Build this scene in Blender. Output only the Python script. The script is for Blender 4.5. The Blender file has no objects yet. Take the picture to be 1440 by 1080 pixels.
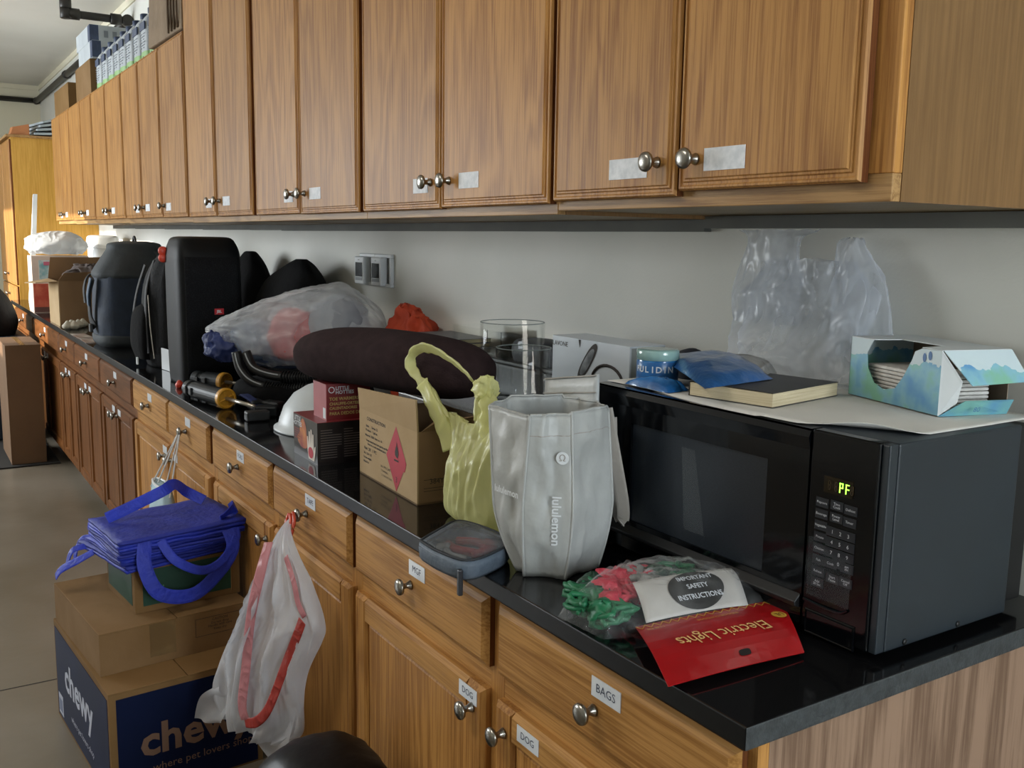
import bpy, bmesh, math, random
from mathutils import Vector, Matrix, noise, Euler

S = bpy.context.scene
COL = S.collection
random.seed(7)

# ------------------------------------------------------------------ camera
cam_data = bpy.data.cameras.new('camera')
cam = bpy.data.objects.new('camera', cam_data)
COL.objects.link(cam)
cam_data.sensor_width = 36.0
cam_data.lens = 1354.13 / 1440 * 36.0
cam_data.clip_start = 0.05
_y, _p, _r = math.radians(57.354), math.radians(8.5306), math.radians(0.8971)
_f = Vector((-math.sin(_y) * math.cos(_p), math.cos(_y) * math.cos(_p), -math.sin(_p)))
_rt = _f.cross(Vector((0, 0, 1))).normalized()
_up = _rt.cross(_f)
_R = _rt * math.cos(_r) + _up * math.sin(_r)
_U = _up * math.cos(_r) - _rt * math.sin(_r)
_m = Matrix((_R, _U, -_f)).transposed().to_4x4()
_m.translation = Vector((0.7224, -1.4398, 1.464))
cam.matrix_world = _m
S.camera = cam

# ------------------------------------------------------------------ world, lights, exposure
S.view_settings.view_transform = 'Standard'
S.view_settings.look = 'None'
S.view_settings.gamma = 1.0
S.view_settings.use_curve_mapping = False
S.view_settings.exposure = 0.45
world = bpy.data.worlds.new('world')
S.world = world
world.use_nodes = True
world.node_tree.nodes['Background'].inputs[0].default_value = (0.62, 0.74, 0.9, 1)
world.node_tree.nodes['Background'].inputs[1].default_value = 0.5


def area_light(name, loc, target, sx, sy, watts, color):
    d = bpy.data.lights.new(name, 'AREA')
    d.shape = 'RECTANGLE'
    d.size, d.size_y, d.energy, d.color = sx, sy, watts, color
    o = bpy.data.objects.new(name, d)
    COL.objects.link(o)
    o.location = loc
    o.rotation_euler = (Vector(target) - Vector(loc)).to_track_quat('-Z', 'Y').to_euler()
    return o


# daylight from the front left, an added side fill, low sun through the front opening
area_light('daylight_front_left', (-6.1, -4.4, 1.75), (-4.2, 0, 1.15), 4.8, 1.5, 270, (0.90, 0.96, 1.0))
area_light('daylight_side_fill', (3.4, -0.45, 1.75), (-0.3, -0.35, 1.2), 1.3, 1.3, 75, (0.84, 0.93, 1.0))  # added fill for the right-facing sides, no window in the wall behind it
area_light('ceiling_lamp_light', (-1.2, -2.4, 3.0), (-1.2, -2.0, 0), 1.2, 0.3, 18, (1.0, 0.94, 0.85))
sun_data = bpy.data.lights.new('sun', 'SUN')
sun_data.energy = 6.5
sun_data.angle = math.radians(0.6)
sun_data.color = (1.0, 0.90, 0.76)
sun = bpy.data.objects.new('sun', sun_data)
COL.objects.link(sun)
sun.rotation_euler = Vector((-0.12, 3.9, -1.05)).to_track_quat('-Z', 'Y').to_euler()

# ------------------------------------------------------------------ helpers
def lin(c):
    if isinstance(c, str):
        c = [int(c[i:i + 2], 16) / 255 for i in (0, 2, 4)]
    return tuple((v / 12.92 if v <= 0.04045 else ((v + 0.055) / 1.055) ** 2.4) for v in c) + (1.0,)


MATS = {}


def new_mat(name):
    m = bpy.data.materials.new(name)
    m.use_nodes = True
    nt = m.node_tree
    return m, nt, nt.nodes['Principled BSDF'], nt.nodes['Material Output']


def N(nt, kind, **inp):
    n = nt.nodes.new(kind)
    for k, v in inp.items():
        if k in n.inputs.keys():
            n.inputs[k].default_value = v
        else:
            setattr(n, k, v)
    return n


def mat(name, c1, rough=0.6, c2=None, scale=8.0, metal=0.0, bump=0.0, bscale=60.0, spec=0.5, coat=0.0, stretch=(1, 1, 1), trans=0.0, detail=4.0, sheen=0.0):
    """plain procedural surface: two tones mixed by noise, optional fine relief"""
    if name in MATS:
        return MATS[name]
    m, nt, b, out = new_mat(name)
    L = nt.links
    b.inputs['Roughness'].default_value = rough
    b.inputs['Metallic'].default_value = metal
    b.inputs['Specular IOR Level'].default_value = spec
    b.inputs['Coat Weight'].default_value = coat
    b.inputs['Transmission Weight'].default_value = trans
    b.inputs['Sheen Weight'].default_value = sheen
    tc = N(nt, 'ShaderNodeTexCoord')
    mp = N(nt, 'ShaderNodeMapping')
    mp.inputs['Scale'].default_value = stretch
    L.new(tc.outputs['Object'], mp.inputs['Vector'])
    nz = N(nt, 'ShaderNodeTexNoise', Scale=scale, Detail=detail)
    L.new(mp.outputs[0], nz.inputs['Vector'])
    rp = N(nt, 'ShaderNodeValToRGB')
    rp.color_ramp.elements[0].position = 0.36
    rp.color_ramp.elements[1].position = 0.64
    rp.color_ramp.elements[0].color = lin(c1)
    rp.color_ramp.elements[1].color = lin(c2 or c1)
    L.new(nz.outputs['Fac'], rp.inputs['Fac'])
    L.new(rp.outputs[0], b.inputs['Base Color'])
    if bump:
        n2 = N(nt, 'ShaderNodeTexNoise', Scale=bscale, Detail=3.0)
        L.new(mp.outputs[0], n2.inputs['Vector'])
        bp = N(nt, 'ShaderNodeBump', Strength=bump, Distance=0.01)
        L.new(n2.outputs['Fac'], bp.inputs['Height'])
        L.new(bp.outputs[0], b.inputs['Normal'])
    MATS[name] = m
    return m


def wood(name, base, dark, axis='z', fine=1.0, rough=0.42, contrast=1.0):
    """oak: stretched noise for the long figure, fine streaks for the pores; differs from piece to piece"""
    if name in MATS:
        return MATS[name]
    m, nt, b, out = new_mat(name)
    L = nt.links
    tc = N(nt, 'ShaderNodeTexCoord')
    oi = N(nt, 'ShaderNodeObjectInfo')
    mul = N(nt, 'ShaderNodeVectorMath', operation='MULTIPLY')
    cmb = N(nt, 'ShaderNodeCombineXYZ')
    for i in range(3):
        L.new(oi.outputs['Random'], cmb.inputs[i])
    mul.inputs[1].default_value = (37.0, 53.0, 71.0)
    L.new(cmb.outputs[0], mul.inputs[0])
    add = N(nt, 'ShaderNodeVectorMath', operation='ADD')
    L.new(tc.outputs['Object'], add.inputs[0])
    L.new(mul.outputs[0], add.inputs[1])

    def mapped(across, along):
        mp = N(nt, 'ShaderNodeMapping')
        s = [across] * 3
        s['xyz'.index(axis)] = along
        mp.inputs['Scale'].default_value = s
        L.new(add.outputs[0], mp.inputs['Vector'])
        return mp
    big = N(nt, 'ShaderNodeTexNoise', Scale=1.0, Detail=2.0, Distortion=0.6)
    L.new(mapped(7.0, 0.9).outputs[0], big.inputs['Vector'])
    # cathedral figure: bands of a slow noise field
    wv = N(nt, 'ShaderNodeMath', operation='MULTIPLY')
    wv.inputs[1].default_value = 46.0 * fine
    L.new(big.outputs['Fac'], wv.inputs[0])
    sn = N(nt, 'ShaderNodeMath', operation='SINE')
    L.new(wv.outputs[0], sn.inputs[0])
    pores = N(nt, 'ShaderNodeTexNoise', Scale=1.0, Detail=5.0, Roughness=0.65)
    L.new(mapped(230.0 * fine, 5.0).outputs[0], pores.inputs['Vector'])
    mixv = N(nt, 'ShaderNodeMath', operation='MULTIPLY_ADD')
    mixv.inputs[1].default_value = 0.075 * contrast
    L.new(sn.outputs[0], mixv.inputs[0])
    L.new(pores.outputs['Fac'], mixv.inputs[2])
    rp = N(nt, 'ShaderNodeValToRGB')
    rp.color_ramp.elements[0].position = 0.34
    rp.color_ramp.elements[1].position = 0.60
    rp.color_ramp.elements[0].color = lin(dark)
    rp.color_ramp.elements[1].color = lin(base)
    L.new(mixv.outputs[0], rp.inputs['Fac'])
    hv = N(nt, 'ShaderNodeHueSaturation')
    mr = N(nt, 'ShaderNodeMapRange')
    mr.inputs['To Min'].default_value = 0.92
    mr.inputs['To Max'].default_value = 1.06
    L.new(oi.outputs['Random'], mr.inputs['Value'])
    L.new(mr.outputs[0], hv.inputs['Value'])
    L.new(rp.outputs[0], hv.inputs['Color'])
    L.new(hv.outputs[0], b.inputs['Base Color'])
    b.inputs['Roughness'].default_value = rough
    b.inputs['Specular IOR Level'].default_value = 0.15
    bp = N(nt, 'ShaderNodeBump', Strength=0.12, Distance=0.004)
    L.new(pores.outputs['Fac'], bp.inputs['Height'])
    L.new(bp.outputs[0], b.inputs['Normal'])
    MATS[name] = m
    return m


def film(name, col, fac=0.4, rough=0.25, scale=14.0, bump=0.5, lo=0.6, stretch=(1, 1, 1), edge=0.45):
    """thin plastic film: part of the light goes straight through, the rest scatters off the sheet;
    creases and edge-on stretches of the sheet are denser"""
    if name in MATS:
        return MATS[name]
    m, nt, b, out = new_mat(name)
    L = nt.links
    b.inputs['Base Color'].default_value = lin(col)
    b.inputs['Roughness'].default_value = rough
    b.inputs['Specular IOR Level'].default_value = 0.6
    tr = N(nt, 'ShaderNodeBsdfTransparent')
    tl = N(nt, 'ShaderNodeBsdfTranslucent')
    tl.inputs[0].default_value = lin(col)
    m1 = N(nt, 'ShaderNodeMixShader')
    m1.inputs[0].default_value = 0.4
    L.new(b.outputs[0], m1.inputs[1])
    L.new(tl.outputs[0], m1.inputs[2])
    m2 = N(nt, 'ShaderNodeMixShader')
    tc = N(nt, 'ShaderNodeTexCoord')
    mp = N(nt, 'ShaderNodeMapping')
    mp.inputs['Scale'].default_value = stretch
    L.new(tc.outputs['Object'], mp.inputs['Vector'])
    nz = N(nt, 'ShaderNodeTexNoise', Scale=scale, Detail=3.0, Distortion=0.8)
    nz.noise_type = 'RIDGED_MULTIFRACTAL'
    nz.inputs['Offset'].default_value = 0.9
    nz.inputs['Gain'].default_value = 1.4
    nz.inputs['Roughness'].default_value = 0.45
    L.new(mp.outputs[0], nz.inputs['Vector'])
    mr = N(nt, 'ShaderNodeMapRange')
    mr.inputs['From Min'].default_value = 0.5
    mr.inputs['From Max'].default_value = 2.2
    mr.inputs['To Min'].default_value = fac * lo
    mr.inputs['To Max'].default_value = min(1.0, fac * (2 - lo))
    L.new(nz.outputs['Fac'], mr.inputs['Value'])
    lw = N(nt, 'ShaderNodeLayerWeight', Blend=0.35)
    pw = N(nt, 'ShaderNodeMath', operation='POWER')
    pw.inputs[1].default_value = 2.0
    L.new(lw.outputs['Facing'], pw.inputs[0])
    ad = N(nt, 'ShaderNodeMath', operation='MULTIPLY_ADD', use_clamp=True)
    ad.inputs[1].default_value = edge
    L.new(pw.outputs[0], ad.inputs[0])
    L.new(mr.outputs[0], ad.inputs[2])
    L.new(ad.outputs[0], m2.inputs[0])
    L.new(tr.outputs[0], m2.inputs[1])
    L.new(m1.outputs[0], m2.inputs[2])
    L.new(m2.outputs[0], out.inputs['Surface'])
    bp = N(nt, 'ShaderNodeBump', Strength=bump, Distance=0.012)
    L.new(nz.outputs['Fac'], bp.inputs['Height'])
    L.new(bp.outputs[0], b.inputs['Normal'])
    MATS[name] = m
    return m


def glass_mat(name, col=(0.985, 0.992, 0.99)):
    if name in MATS:
        return MATS[name]
    m, nt, b, out = new_mat(name)
    tr = N(nt, 'ShaderNodeBsdfTransparent')
    tr.inputs[0].default_value = (*col, 1)
    gl = N(nt, 'ShaderNodeBsdfGlossy', Roughness=0.02)
    lw = N(nt, 'ShaderNodeLayerWeight', Blend=0.5)
    p4 = N(nt, 'ShaderNodeMath', operation='POWER')
    p4.inputs[1].default_value = 4.0
    nt.links.new(lw.outputs['Facing'], p4.inputs[0])
    fr = N(nt, 'ShaderNodeMath', operation='MULTIPLY_ADD')
    fr.inputs[1].default_value = 0.28
    fr.inputs[2].default_value = 0.02
    nt.links.new(p4.outputs[0], fr.inputs[0])
    mx = N(nt, 'ShaderNodeMixShader')
    nt.links.new(fr.outputs[0], mx.inputs[0])
    nt.links.new(tr.outputs[0], mx.inputs[1])
    nt.links.new(gl.outputs[0], mx.inputs[2])
    nt.links.new(mx.outputs[0], out.inputs['Surface'])
    MATS[name] = m
    return m


def glow(name, col, strength):
    if name in MATS:
        return MATS[name]
    m, nt, b, out = new_mat(name)
    b.inputs['Base Color'].default_value = lin(col)
    b.inputs['Emission Color'].default_value = lin(col)
    b.inputs['Emission Strength'].default_value = strength
    MATS[name] = m
    return m


class MB:
    """collects shapes, then links them as one mesh object"""

    def __init__(self):
        self.v, self.f, self.mi = [], [], []
        self.cur = 0

    def add(self, vs, fs, mi=None):
        o = len(self.v)
        self.v += [tuple(p) for p in vs]
        self.f += [tuple(i + o for i in q) for q in fs]
        self.mi += [self.cur if mi is None else mi] * len(fs)
        return self

    def box(self, x0, x1, y0, y1, z0, z1, mi=None):
        vs = [(x, y, z) for z in (z0, z1) for y in (y0, y1) for x in (x0, x1)]
        fs = [(0, 2, 3, 1), (4, 5, 7, 6), (0, 1, 5, 4), (2, 6, 7, 3), (0, 4, 6, 2), (1, 3, 7, 5)]
        return self.add(vs, fs, mi)

    def hexa(self, p, mi=None):
        """8 points: bottom ring (4, ccw from above) then top ring"""
        fs = [(3, 2, 1, 0), (4, 5, 6, 7), (0, 1, 5, 4), (1, 2, 6, 5), (2, 3, 7, 6), (3, 0, 4, 7)]
        return self.add(p, fs, mi)

    def loft(self, rings, cap=True, closed=True, mi=None):
        n = len(rings[0])
        vs = [p for r in rings for p in r]
        fs = []
        for i in range(len(rings) - 1):
            for j in range(n if closed else n - 1):
                k = (j + 1) % n
                fs.append((i * n + j, i * n + k, (i + 1) * n + k, (i + 1) * n + j))
        if cap and closed:
            fs.append(tuple(reversed(range(n))))
            fs.append(tuple((len(rings) - 1) * n + j for j in range(n)))
        return self.add(vs, fs, mi)

    def lathe(self, prof, n=24, origin=(0, 0, 0), axis='z', cap=True, mi=None):
        rings = []
        for r, h in prof:
            ring = []
            for j in range(n):
                a = 2 * math.pi * j / n
                c, s = r * math.cos(a), r * math.sin(a)
                if axis == 'z':
                    p = (c, s, h)
                elif axis == 'y':
                    p = (c, h, -s)
                else:
                    p = (h, c, s)
                ring.append((p[0] + origin[0], p[1] + origin[1], p[2] + origin[2]))
            rings.append(ring)
        return self.loft(rings, cap=cap, mi=mi)

    def tube(self, pts, r, n=8, cap=True, flat=None, mi=None, up=(0, 0, 1)):
        """round tube along points; flat=(w,h) makes a ribbon section; r may be a list"""
        pts = [Vector(p) for p in pts]
        rings = []
        for i, p in enumerate(pts):
            d = (pts[min(i + 1, len(pts) - 1)] - pts[max(i - 1, 0)])
            d = d.normalized() if d.length > 1e-9 else Vector((0, 0, 1))
            u = Vector(up)
            if abs(d.dot(u)) > 0.95:
                u = Vector((0.3, 1, 0.1))
            s = d.cross(u).normalized()
            t = s.cross(d).normalized()
            rr = r[i] if isinstance(r, (list, tuple)) else r
            ring = []
            for j in range(n):
                a = 2 * math.pi * (j + 0.5) / n
                if flat:
                    w, h = flat
                    k = rr if isinstance(r, (list, tuple)) else 1.0
                    ring.append(p + s * (k * w * math.copysign(abs(math.cos(a)) ** 0.4, math.cos(a))) + t * (h * math.sin(a)))
                else:
                    ring.append(p + s * rr * math.cos(a) + t * rr * math.sin(a))
            rings.append(ring)
        return self.loft(rings, cap=cap, mi=mi)

    def prism(self, poly, d, mi=None):
        """poly: points in 3D (planar); extruded by vector d"""
        n = len(poly)
        d = Vector(d)
        vs = [Vector(p) for p in poly] + [Vector(p) + d for p in poly]
        fs = [tuple(reversed(range(n))), tuple(range(n, 2 * n))]
        fs += [(i, (i + 1) % n, n + (i + 1) % n, n + i) for i in range(n)]
        return self.add(vs, fs, mi)

    def grid(self, fn, nu, nv, mi=None):
        vs = [fn(i / nu, j / nv) for j in range(nv + 1) for i in range(nu + 1)]
        w = nu + 1
        fs = [(j * w + i, j * w + i + 1, (j + 1) * w + i + 1, (j + 1) * w + i) for j in range(nv) for i in range(nu)]
        return self.add(vs, fs, mi)

    def panel(self, w, h, prof, mi=None, edge=0):
        """rectangular panel facing -y: x in [-w/2,w/2], z in [0,h]; prof = (inset, forward)"""
        rings = []
        for ins, fwd in prof:
            a, b_, c, d = -w / 2 + ins, w / 2 - ins, ins, h - ins
            rings.append([(a, -fwd, c), (b_, -fwd, c), (b_, -fwd, d), (a, -fwd, d)])
        self.loft(rings, mi=mi)
        for k in range(4 * edge):
            self.mi[len(self.mi) - 2 - 4 * (len(prof) - 1) + k] = 1
        return self

    def mesh(self, name, mats, smooth=False):
        me = bpy.data.meshes.new(name)
        me.from_pydata(self.v, [], self.f)
        for m in (mats if isinstance(mats, (list, tuple)) else [mats]):
            me.materials.append(m)
        me.polygons.foreach_set('material_index', self.mi)
        bm = bmesh.new()
        bm.from_mesh(me)
        bmesh.ops.recalc_face_normals(bm, faces=bm.faces)
        bm.to_mesh(me)
        bm.free()
        if smooth:
            me.polygons.foreach_set('use_smooth', [True] * len(me.polygons))
        me.update()
        return me

    def build(self, name, mats, parent=None, smooth=False, bevel=0.0, seg=2, subsurf=0, solid=0.0, loc=None, rz=0.0, rot=None):
        o = bpy.data.objects.new(name, self.mesh(name, mats, smooth))
        return finish(o, parent, bevel, seg, subsurf, solid, loc, rz, rot)


def finish(o, parent=None, bevel=0.0, seg=2, subsurf=0, solid=0.0, loc=None, rz=0.0, rot=None):
    COL.objects.link(o)
    o.parent = parent
    if loc is not None:
        o.location = loc
    if rot is not None:
        o.rotation_euler = rot
    elif rz:
        o.rotation_euler = (0, 0, rz)
    if solid:
        md = o.modifiers.new('thickness', 'SOLIDIFY')
        md.thickness = solid
        md.offset = 0
    if bevel:
        md = o.modifiers.new('bevel', 'BEVEL')
        md.width = bevel
        md.segments = seg
        md.limit_method = 'ANGLE'
        md.angle_limit = math.radians(40)
    if subsurf:
        md = o.modifiers.new('subdivision', 'SUBSURF')
        md.levels = subsurf
        md.render_levels = subsurf
    return o


def inst(name, me, parent=None, loc=(0, 0, 0), rz=0.0, rot=None, bevel=0.0):
    """another object on shared mesh data"""
    o = bpy.data.objects.new(name, me)
    return finish(o, parent, bevel=bevel, loc=loc, rz=rz, rot=rot)


def tag(o, label, cat, group=None):
    o['label'] = label
    o['category'] = cat
    if group:
        o['group'] = group
    return o


def struct(o):
    o['kind'] = 'structure'
    return o


def thing(name, label, cat, loc=(0, 0, 0), rz=0.0, group=None, rot=None):
    o = bpy.data.objects.new(name, None)
    o.empty_display_size = 0.05
    COL.objects.link(o)
    o.location = loc
    o.rotation_euler = rot if rot is not None else (0, 0, rz)
    return tag(o, label, cat, group)


TXT = {}


def text(string, size, parent, origin, right, up, m, name='lettering', align='CENTER', thick=0.0004, sx=1.0, font_bold=0.0, spacing=1.0):
    """flat printed lettering as a thin mesh; origin = centre of the line"""
    key = (string, round(size, 5), align, round(sx, 3), round(font_bold, 5), round(spacing, 3))
    if key not in TXT:
        cu = bpy.data.curves.new('text', 'FONT')
        cu.body = string
        cu.size = size
        cu.align_x = align
        cu.align_y = 'CENTER'
        cu.resolution_u = 2
        cu.offset = font_bold
        cu.space_character = spacing
        cu.space_line = 0.85
        ob = bpy.data.objects.new('text', cu)
        me0 = ob.to_mesh()
        vs = [tuple((v.co.x * sx, v.co.y, v.co.z)) for v in me0.vertices]
        fs = [tuple(p.vertices) for p in me0.polygons]
        ob.to_mesh_clear()
        bpy.data.objects.remove(ob)
        bpy.data.curves.remove(cu)
        TXT[key] = (vs, fs)
    vs, fs = TXT[key]
    right, up = Vector(right).normalized(), Vector(up).normalized()
    nrm = right.cross(up).normalized()
    up = nrm.cross(right)
    o3 = Vector(origin) + nrm * thick
    me = bpy.data.meshes.new(name)
    me.from_pydata([o3 + right * a + up * b_ for a, b_, c in vs], [], fs)
    me.materials.append(m)
    o = bpy.data.objects.new(name, me)
    COL.objects.link(o)
    o.parent = parent
    return o


def nz3(p, s, seed=0.0):
    return noise.noise(Vector((p[0] * s + seed, p[1] * s + seed * 1.7, p[2] * s - seed)))


def catmull(pts, k=6):
    P = [Vector(p) for p in pts]
    out = []
    for i in range(len(P) - 1):
        p0, p1, p2, p3 = P[max(i - 1, 0)], P[i], P[i + 1], P[min(i + 2, len(P) - 1)]
        for j in range(k):
            t = j / k
            out.append(0.5 * ((2 * p1) + (p2 - p0) * t + (2 * p0 - 5 * p1 + 4 * p2 - p3) * t * t + (3 * p1 - p0 - 3 * p2 + p3) * t ** 3))
    out.append(P[-1])
    return out


def lerp_rings(keys, n_between=4):
    """keys: list of (z, cx, cy, rx, ry, power); smooth interpolation"""
    K = []
    for comp in zip(*keys):
        K.append([v.x for v in catmull([(c, 0, 0) for c in comp], n_between)])
    K[0] = [min(max(v, keys[0][0]), keys[-1][0]) for v in K[0]]
    for q in (3, 4):
        K[q] = [max(v, 0.001) for v in K[q]]
    return list(zip(*K))


def ridge(p, s, seed=0.0):
    """sharp-crested crease field in 0..1"""
    v = noise.noise(Vector((p[0] * s + seed, p[1] * s - seed, p[2] * s + seed * 0.7)))
    w = noise.noise(Vector((p[0] * s * 2.3 - seed, p[1] * s * 2.3, p[2] * s * 2.3 + seed)))
    return (1 - min(1, abs(v) * 3.2)) + 0.45 * (1 - min(1, abs(w) * 3.2))


def soft_body(keys, n=40, between=5, wr=0.0, wscale=9.0, seed=0.0, vstretch=0.35, twist=0.0, fold=0.0, nfold=7, cr=0.0, crs=8.0, crz=0.6):
    """closed loft of superellipse rings with cloth-like wrinkles"""
    rings = []
    for (z, cx, cy, rx, ry, pw) in lerp_rings(keys, between):
        ring = []
        for j in range(n):
            a = 2 * math.pi * j / n + twist * z
            c, s = math.cos(a), math.sin(a)
            e = 2.0 / max(pw, 0.5)
            x = math.copysign(abs(c) ** e, c)
            y = math.copysign(abs(s) ** e, s)
            k = 1.0
            if wr:
                k += wr * noise.noise(Vector((c * wscale * 0.3 + seed, s * wscale * 0.3 - seed, z * wscale * vstretch + seed)))
                k += 0.45 * wr * noise.noise(Vector((c * wscale + seed, s * wscale, z * wscale * vstretch * 2.2 - seed)))
            if fold:
                k += fold * math.sin(nfold * a + 3 * noise.noise(Vector((seed, z * 4, 0))))
            if cr:
                q = cr * (ridge((cx + rx * x, cy + ry * y, z * crz), crs, seed + 1.3) - 0.6)
                ring.append((cx + rx * x * k + q * c, cy + ry * y * k + q * s, z + 0.4 * q * math.sin(7 * a)))
                continue
            ring.append((cx + rx * x * k, cy + ry * y * k, z))
        rings.append(ring)
    return rings
# ------------------------------------------------------------------ the room
M_wall = mat('painted_wall', 'd6d6ce', 0.62, 'dddcd5', 3.0, bump=0.06, bscale=160)
M_wall_far = mat('painted_far_wall', 'ddd6bd', 0.7, 'e2dcc6', 2.0, bump=0.06, bscale=160)
M_ceil = mat('painted_ceiling', 'dcd9cf', 0.8, 'e3e0d7', 1.2, bump=0.05, bscale=90)
M_floor = mat('sealed_concrete', '6b6151', 0.3, '80776a', 1.6, bump=0.04, bscale=30, detail=9)
M_dark = mat('dark_gap', '15120f', 0.8)

YW = 0.05       # back wall plane
ZC = 3.06       # ceiling
CT = 0.914      # counter top
b = MB()
b.box(-11.4, 3.5, -4.5, YW, -0.08, 0.0)
struct(b.build('floor', M_floor))
for x in (-8.2, -2.62, 0.6):
    struct(MB().box(x, x + 0.006, -4.5, -0.02, -0.003, 0.0006).build('trim_1', mat('floor_joint', '2c2823', 0.9)))
struct(MB().box(-8.0, 3.5, -1.93, -1.924, -0.003, 0.0006).build('trim_2', MATS['floor_joint']))
struct(MB().box(-11.4, 3.5, YW, YW + 0.1, 0, ZC).build('wall_back', M_wall))
struct(MB().box(-11.5, -11.4, -4.5, YW + 0.1, 0, ZC).build('wall_left', M_wall_far))
struct(MB().box(3.5, 3.6, -4.5, YW + 0.1, 0, ZC).build('wall_right', M_wall))
struct(MB().box(-11.5, 3.6, -4.6, YW + 0.1, ZC, ZC + 0.1).build('ceiling', M_ceil))
# unseen front wall, its opening shaped to limit the sun patch
b = MB()
b.box(-11.5, -8.7, -4.6, -4.5, 0, ZC).box(-6.0, 3.6, -4.6, -4.5, 0, ZC).box(-8.7, -6.0, -4.6, -4.5, 2.72, ZC).box(-8.7, -6.0, -4.6, -4.5, 0, 1.65)
struct(b.build('wall_front', M_wall))
struct(MB().box(-11.4, -0.0, YW - 0.012, YW, ZC - 0.05, ZC).build('trim_3', M_wall_far))
struct(MB().box(-11.4, -11.385, -4.5, YW, ZC - 0.05, ZC).build('trim_4', M_wall_far))

# ------------------------------------------------------------------ kitchen woodwork
OAK, OAKD = 'b8884e', '906236'
W_door = wood('oak_upright', OAK, OAKD, 'z', 1.0)
W_draw = wood('oak_lengthwise', 'bb8b50', '946634', 'x', 1.0)
W_frame = wood('oak_face_frame', 'b08b5c', '8a6740', 'x', 1.0)
W_framez = wood('oak_frame_upright', 'b98649', '8f6031', 'z', 1.0)
W_side = wood('oak_side_veneer', '876743', '775a3a', 'z', 0.5, contrast=0.5)
W_red_z = wood('reddish_oak_upright', '744926', '543215', 'z', 1.0)
W_red_x = wood('reddish_oak_lengthwise', '744825', '543215', 'x', 1.0)
W_end = wood('grey_brown_end_veneer', '8f7561', '6d5645', 'z', 0.55, rough=0.55, contrast=1.6)
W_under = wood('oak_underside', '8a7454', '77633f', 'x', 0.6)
M_nickel = mat('brushed_nickel', '8a8780', 0.28, '9b978f', 40, metal=1.0)
M_tag = mat('label_paper', 'dfe3e8', 0.35, 'cfd6de', 30, coat=0.3)
M_tape = mat('scuffed_label_tape', 'eceff4', 0.6, 'd3d8de', 60, spec=0.2)
M_ink = mat('blue_black_ink', '2b3450', 0.6)

UP_PROF = [(0, 0), (0, 0.013), (0.003, 0.018), (0.006, 0.018), (0.008, 0.0155), (0.012, 0.0155), (0.014, 0.0180), (0.017, 0.0180), (0.019, 0.0205)]
M_edge = wood('oak_dark_edge', '6f4426', '573019', 'z', 1.0)
DR_PROF = [(0, 0), (0, 0.010), (0.004, 0.014), (0.013, 0.0205), (0.015, 0.0205)]

kb = MB()
kb.lathe([(0.0065, 0.0), (0.0095, -0.001), (0.0085, -0.004), (0.0055, -0.010), (0.0055, -0.016), (0.010, -0.019), (0.0150, -0.0215), (0.0165, -0.0245), (0.0155, -0.0285), (0.010, -0.0310), (0.004, -0.0318)], 20, axis='y')
KNOB = kb.mesh('knob', M_nickel, smooth=True)


def knob(parent, x, z, fwd):
    return inst('knob', KNOB, parent, (x, -fwd, z))


def paper_label(parent, x, z, fwd, w=0.088, h=0.028, string=None, rough=False):
    o = MB().box(-w / 2, w / 2, -0.0012, 0, -h / 2, h / 2).build('label_tag', M_tape if rough else M_tag, parent, loc=(x, -fwd, z))
    if string:
        me = text(string, h * 0.62, None, (0, 0, 0), (1, 0, 0), (0, 0, 1), M_ink)
        bpy.data.objects.remove(me)
        # the print lies on the paper itself: joined into the tag as a second material
        vs, fs = TXT[list(TXT.keys())[-1]] if False else TXT[(string, round(h * 0.62, 5), 'CENTER', 1.0, 0.0, 1.0)]
        bmx = bmesh.new()
        bmx.from_mesh(o.data)
        vv = [bmx.verts.new((a, -0.0015, c)) for a, c, _ in vs]
        for q in fs:
            try:
                fc = bmx.faces.new([vv[i] for i in q])
                fc.material_index = 1
            except ValueError:
                pass
        bmx.to_mesh(o.data)
        bmx.free()
        o.data.materials.append(M_ink)
    return o


# upper cabinets -----------------------------------------------------
YD = -0.355      # face frame plane (doors stand proud of it)


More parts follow.
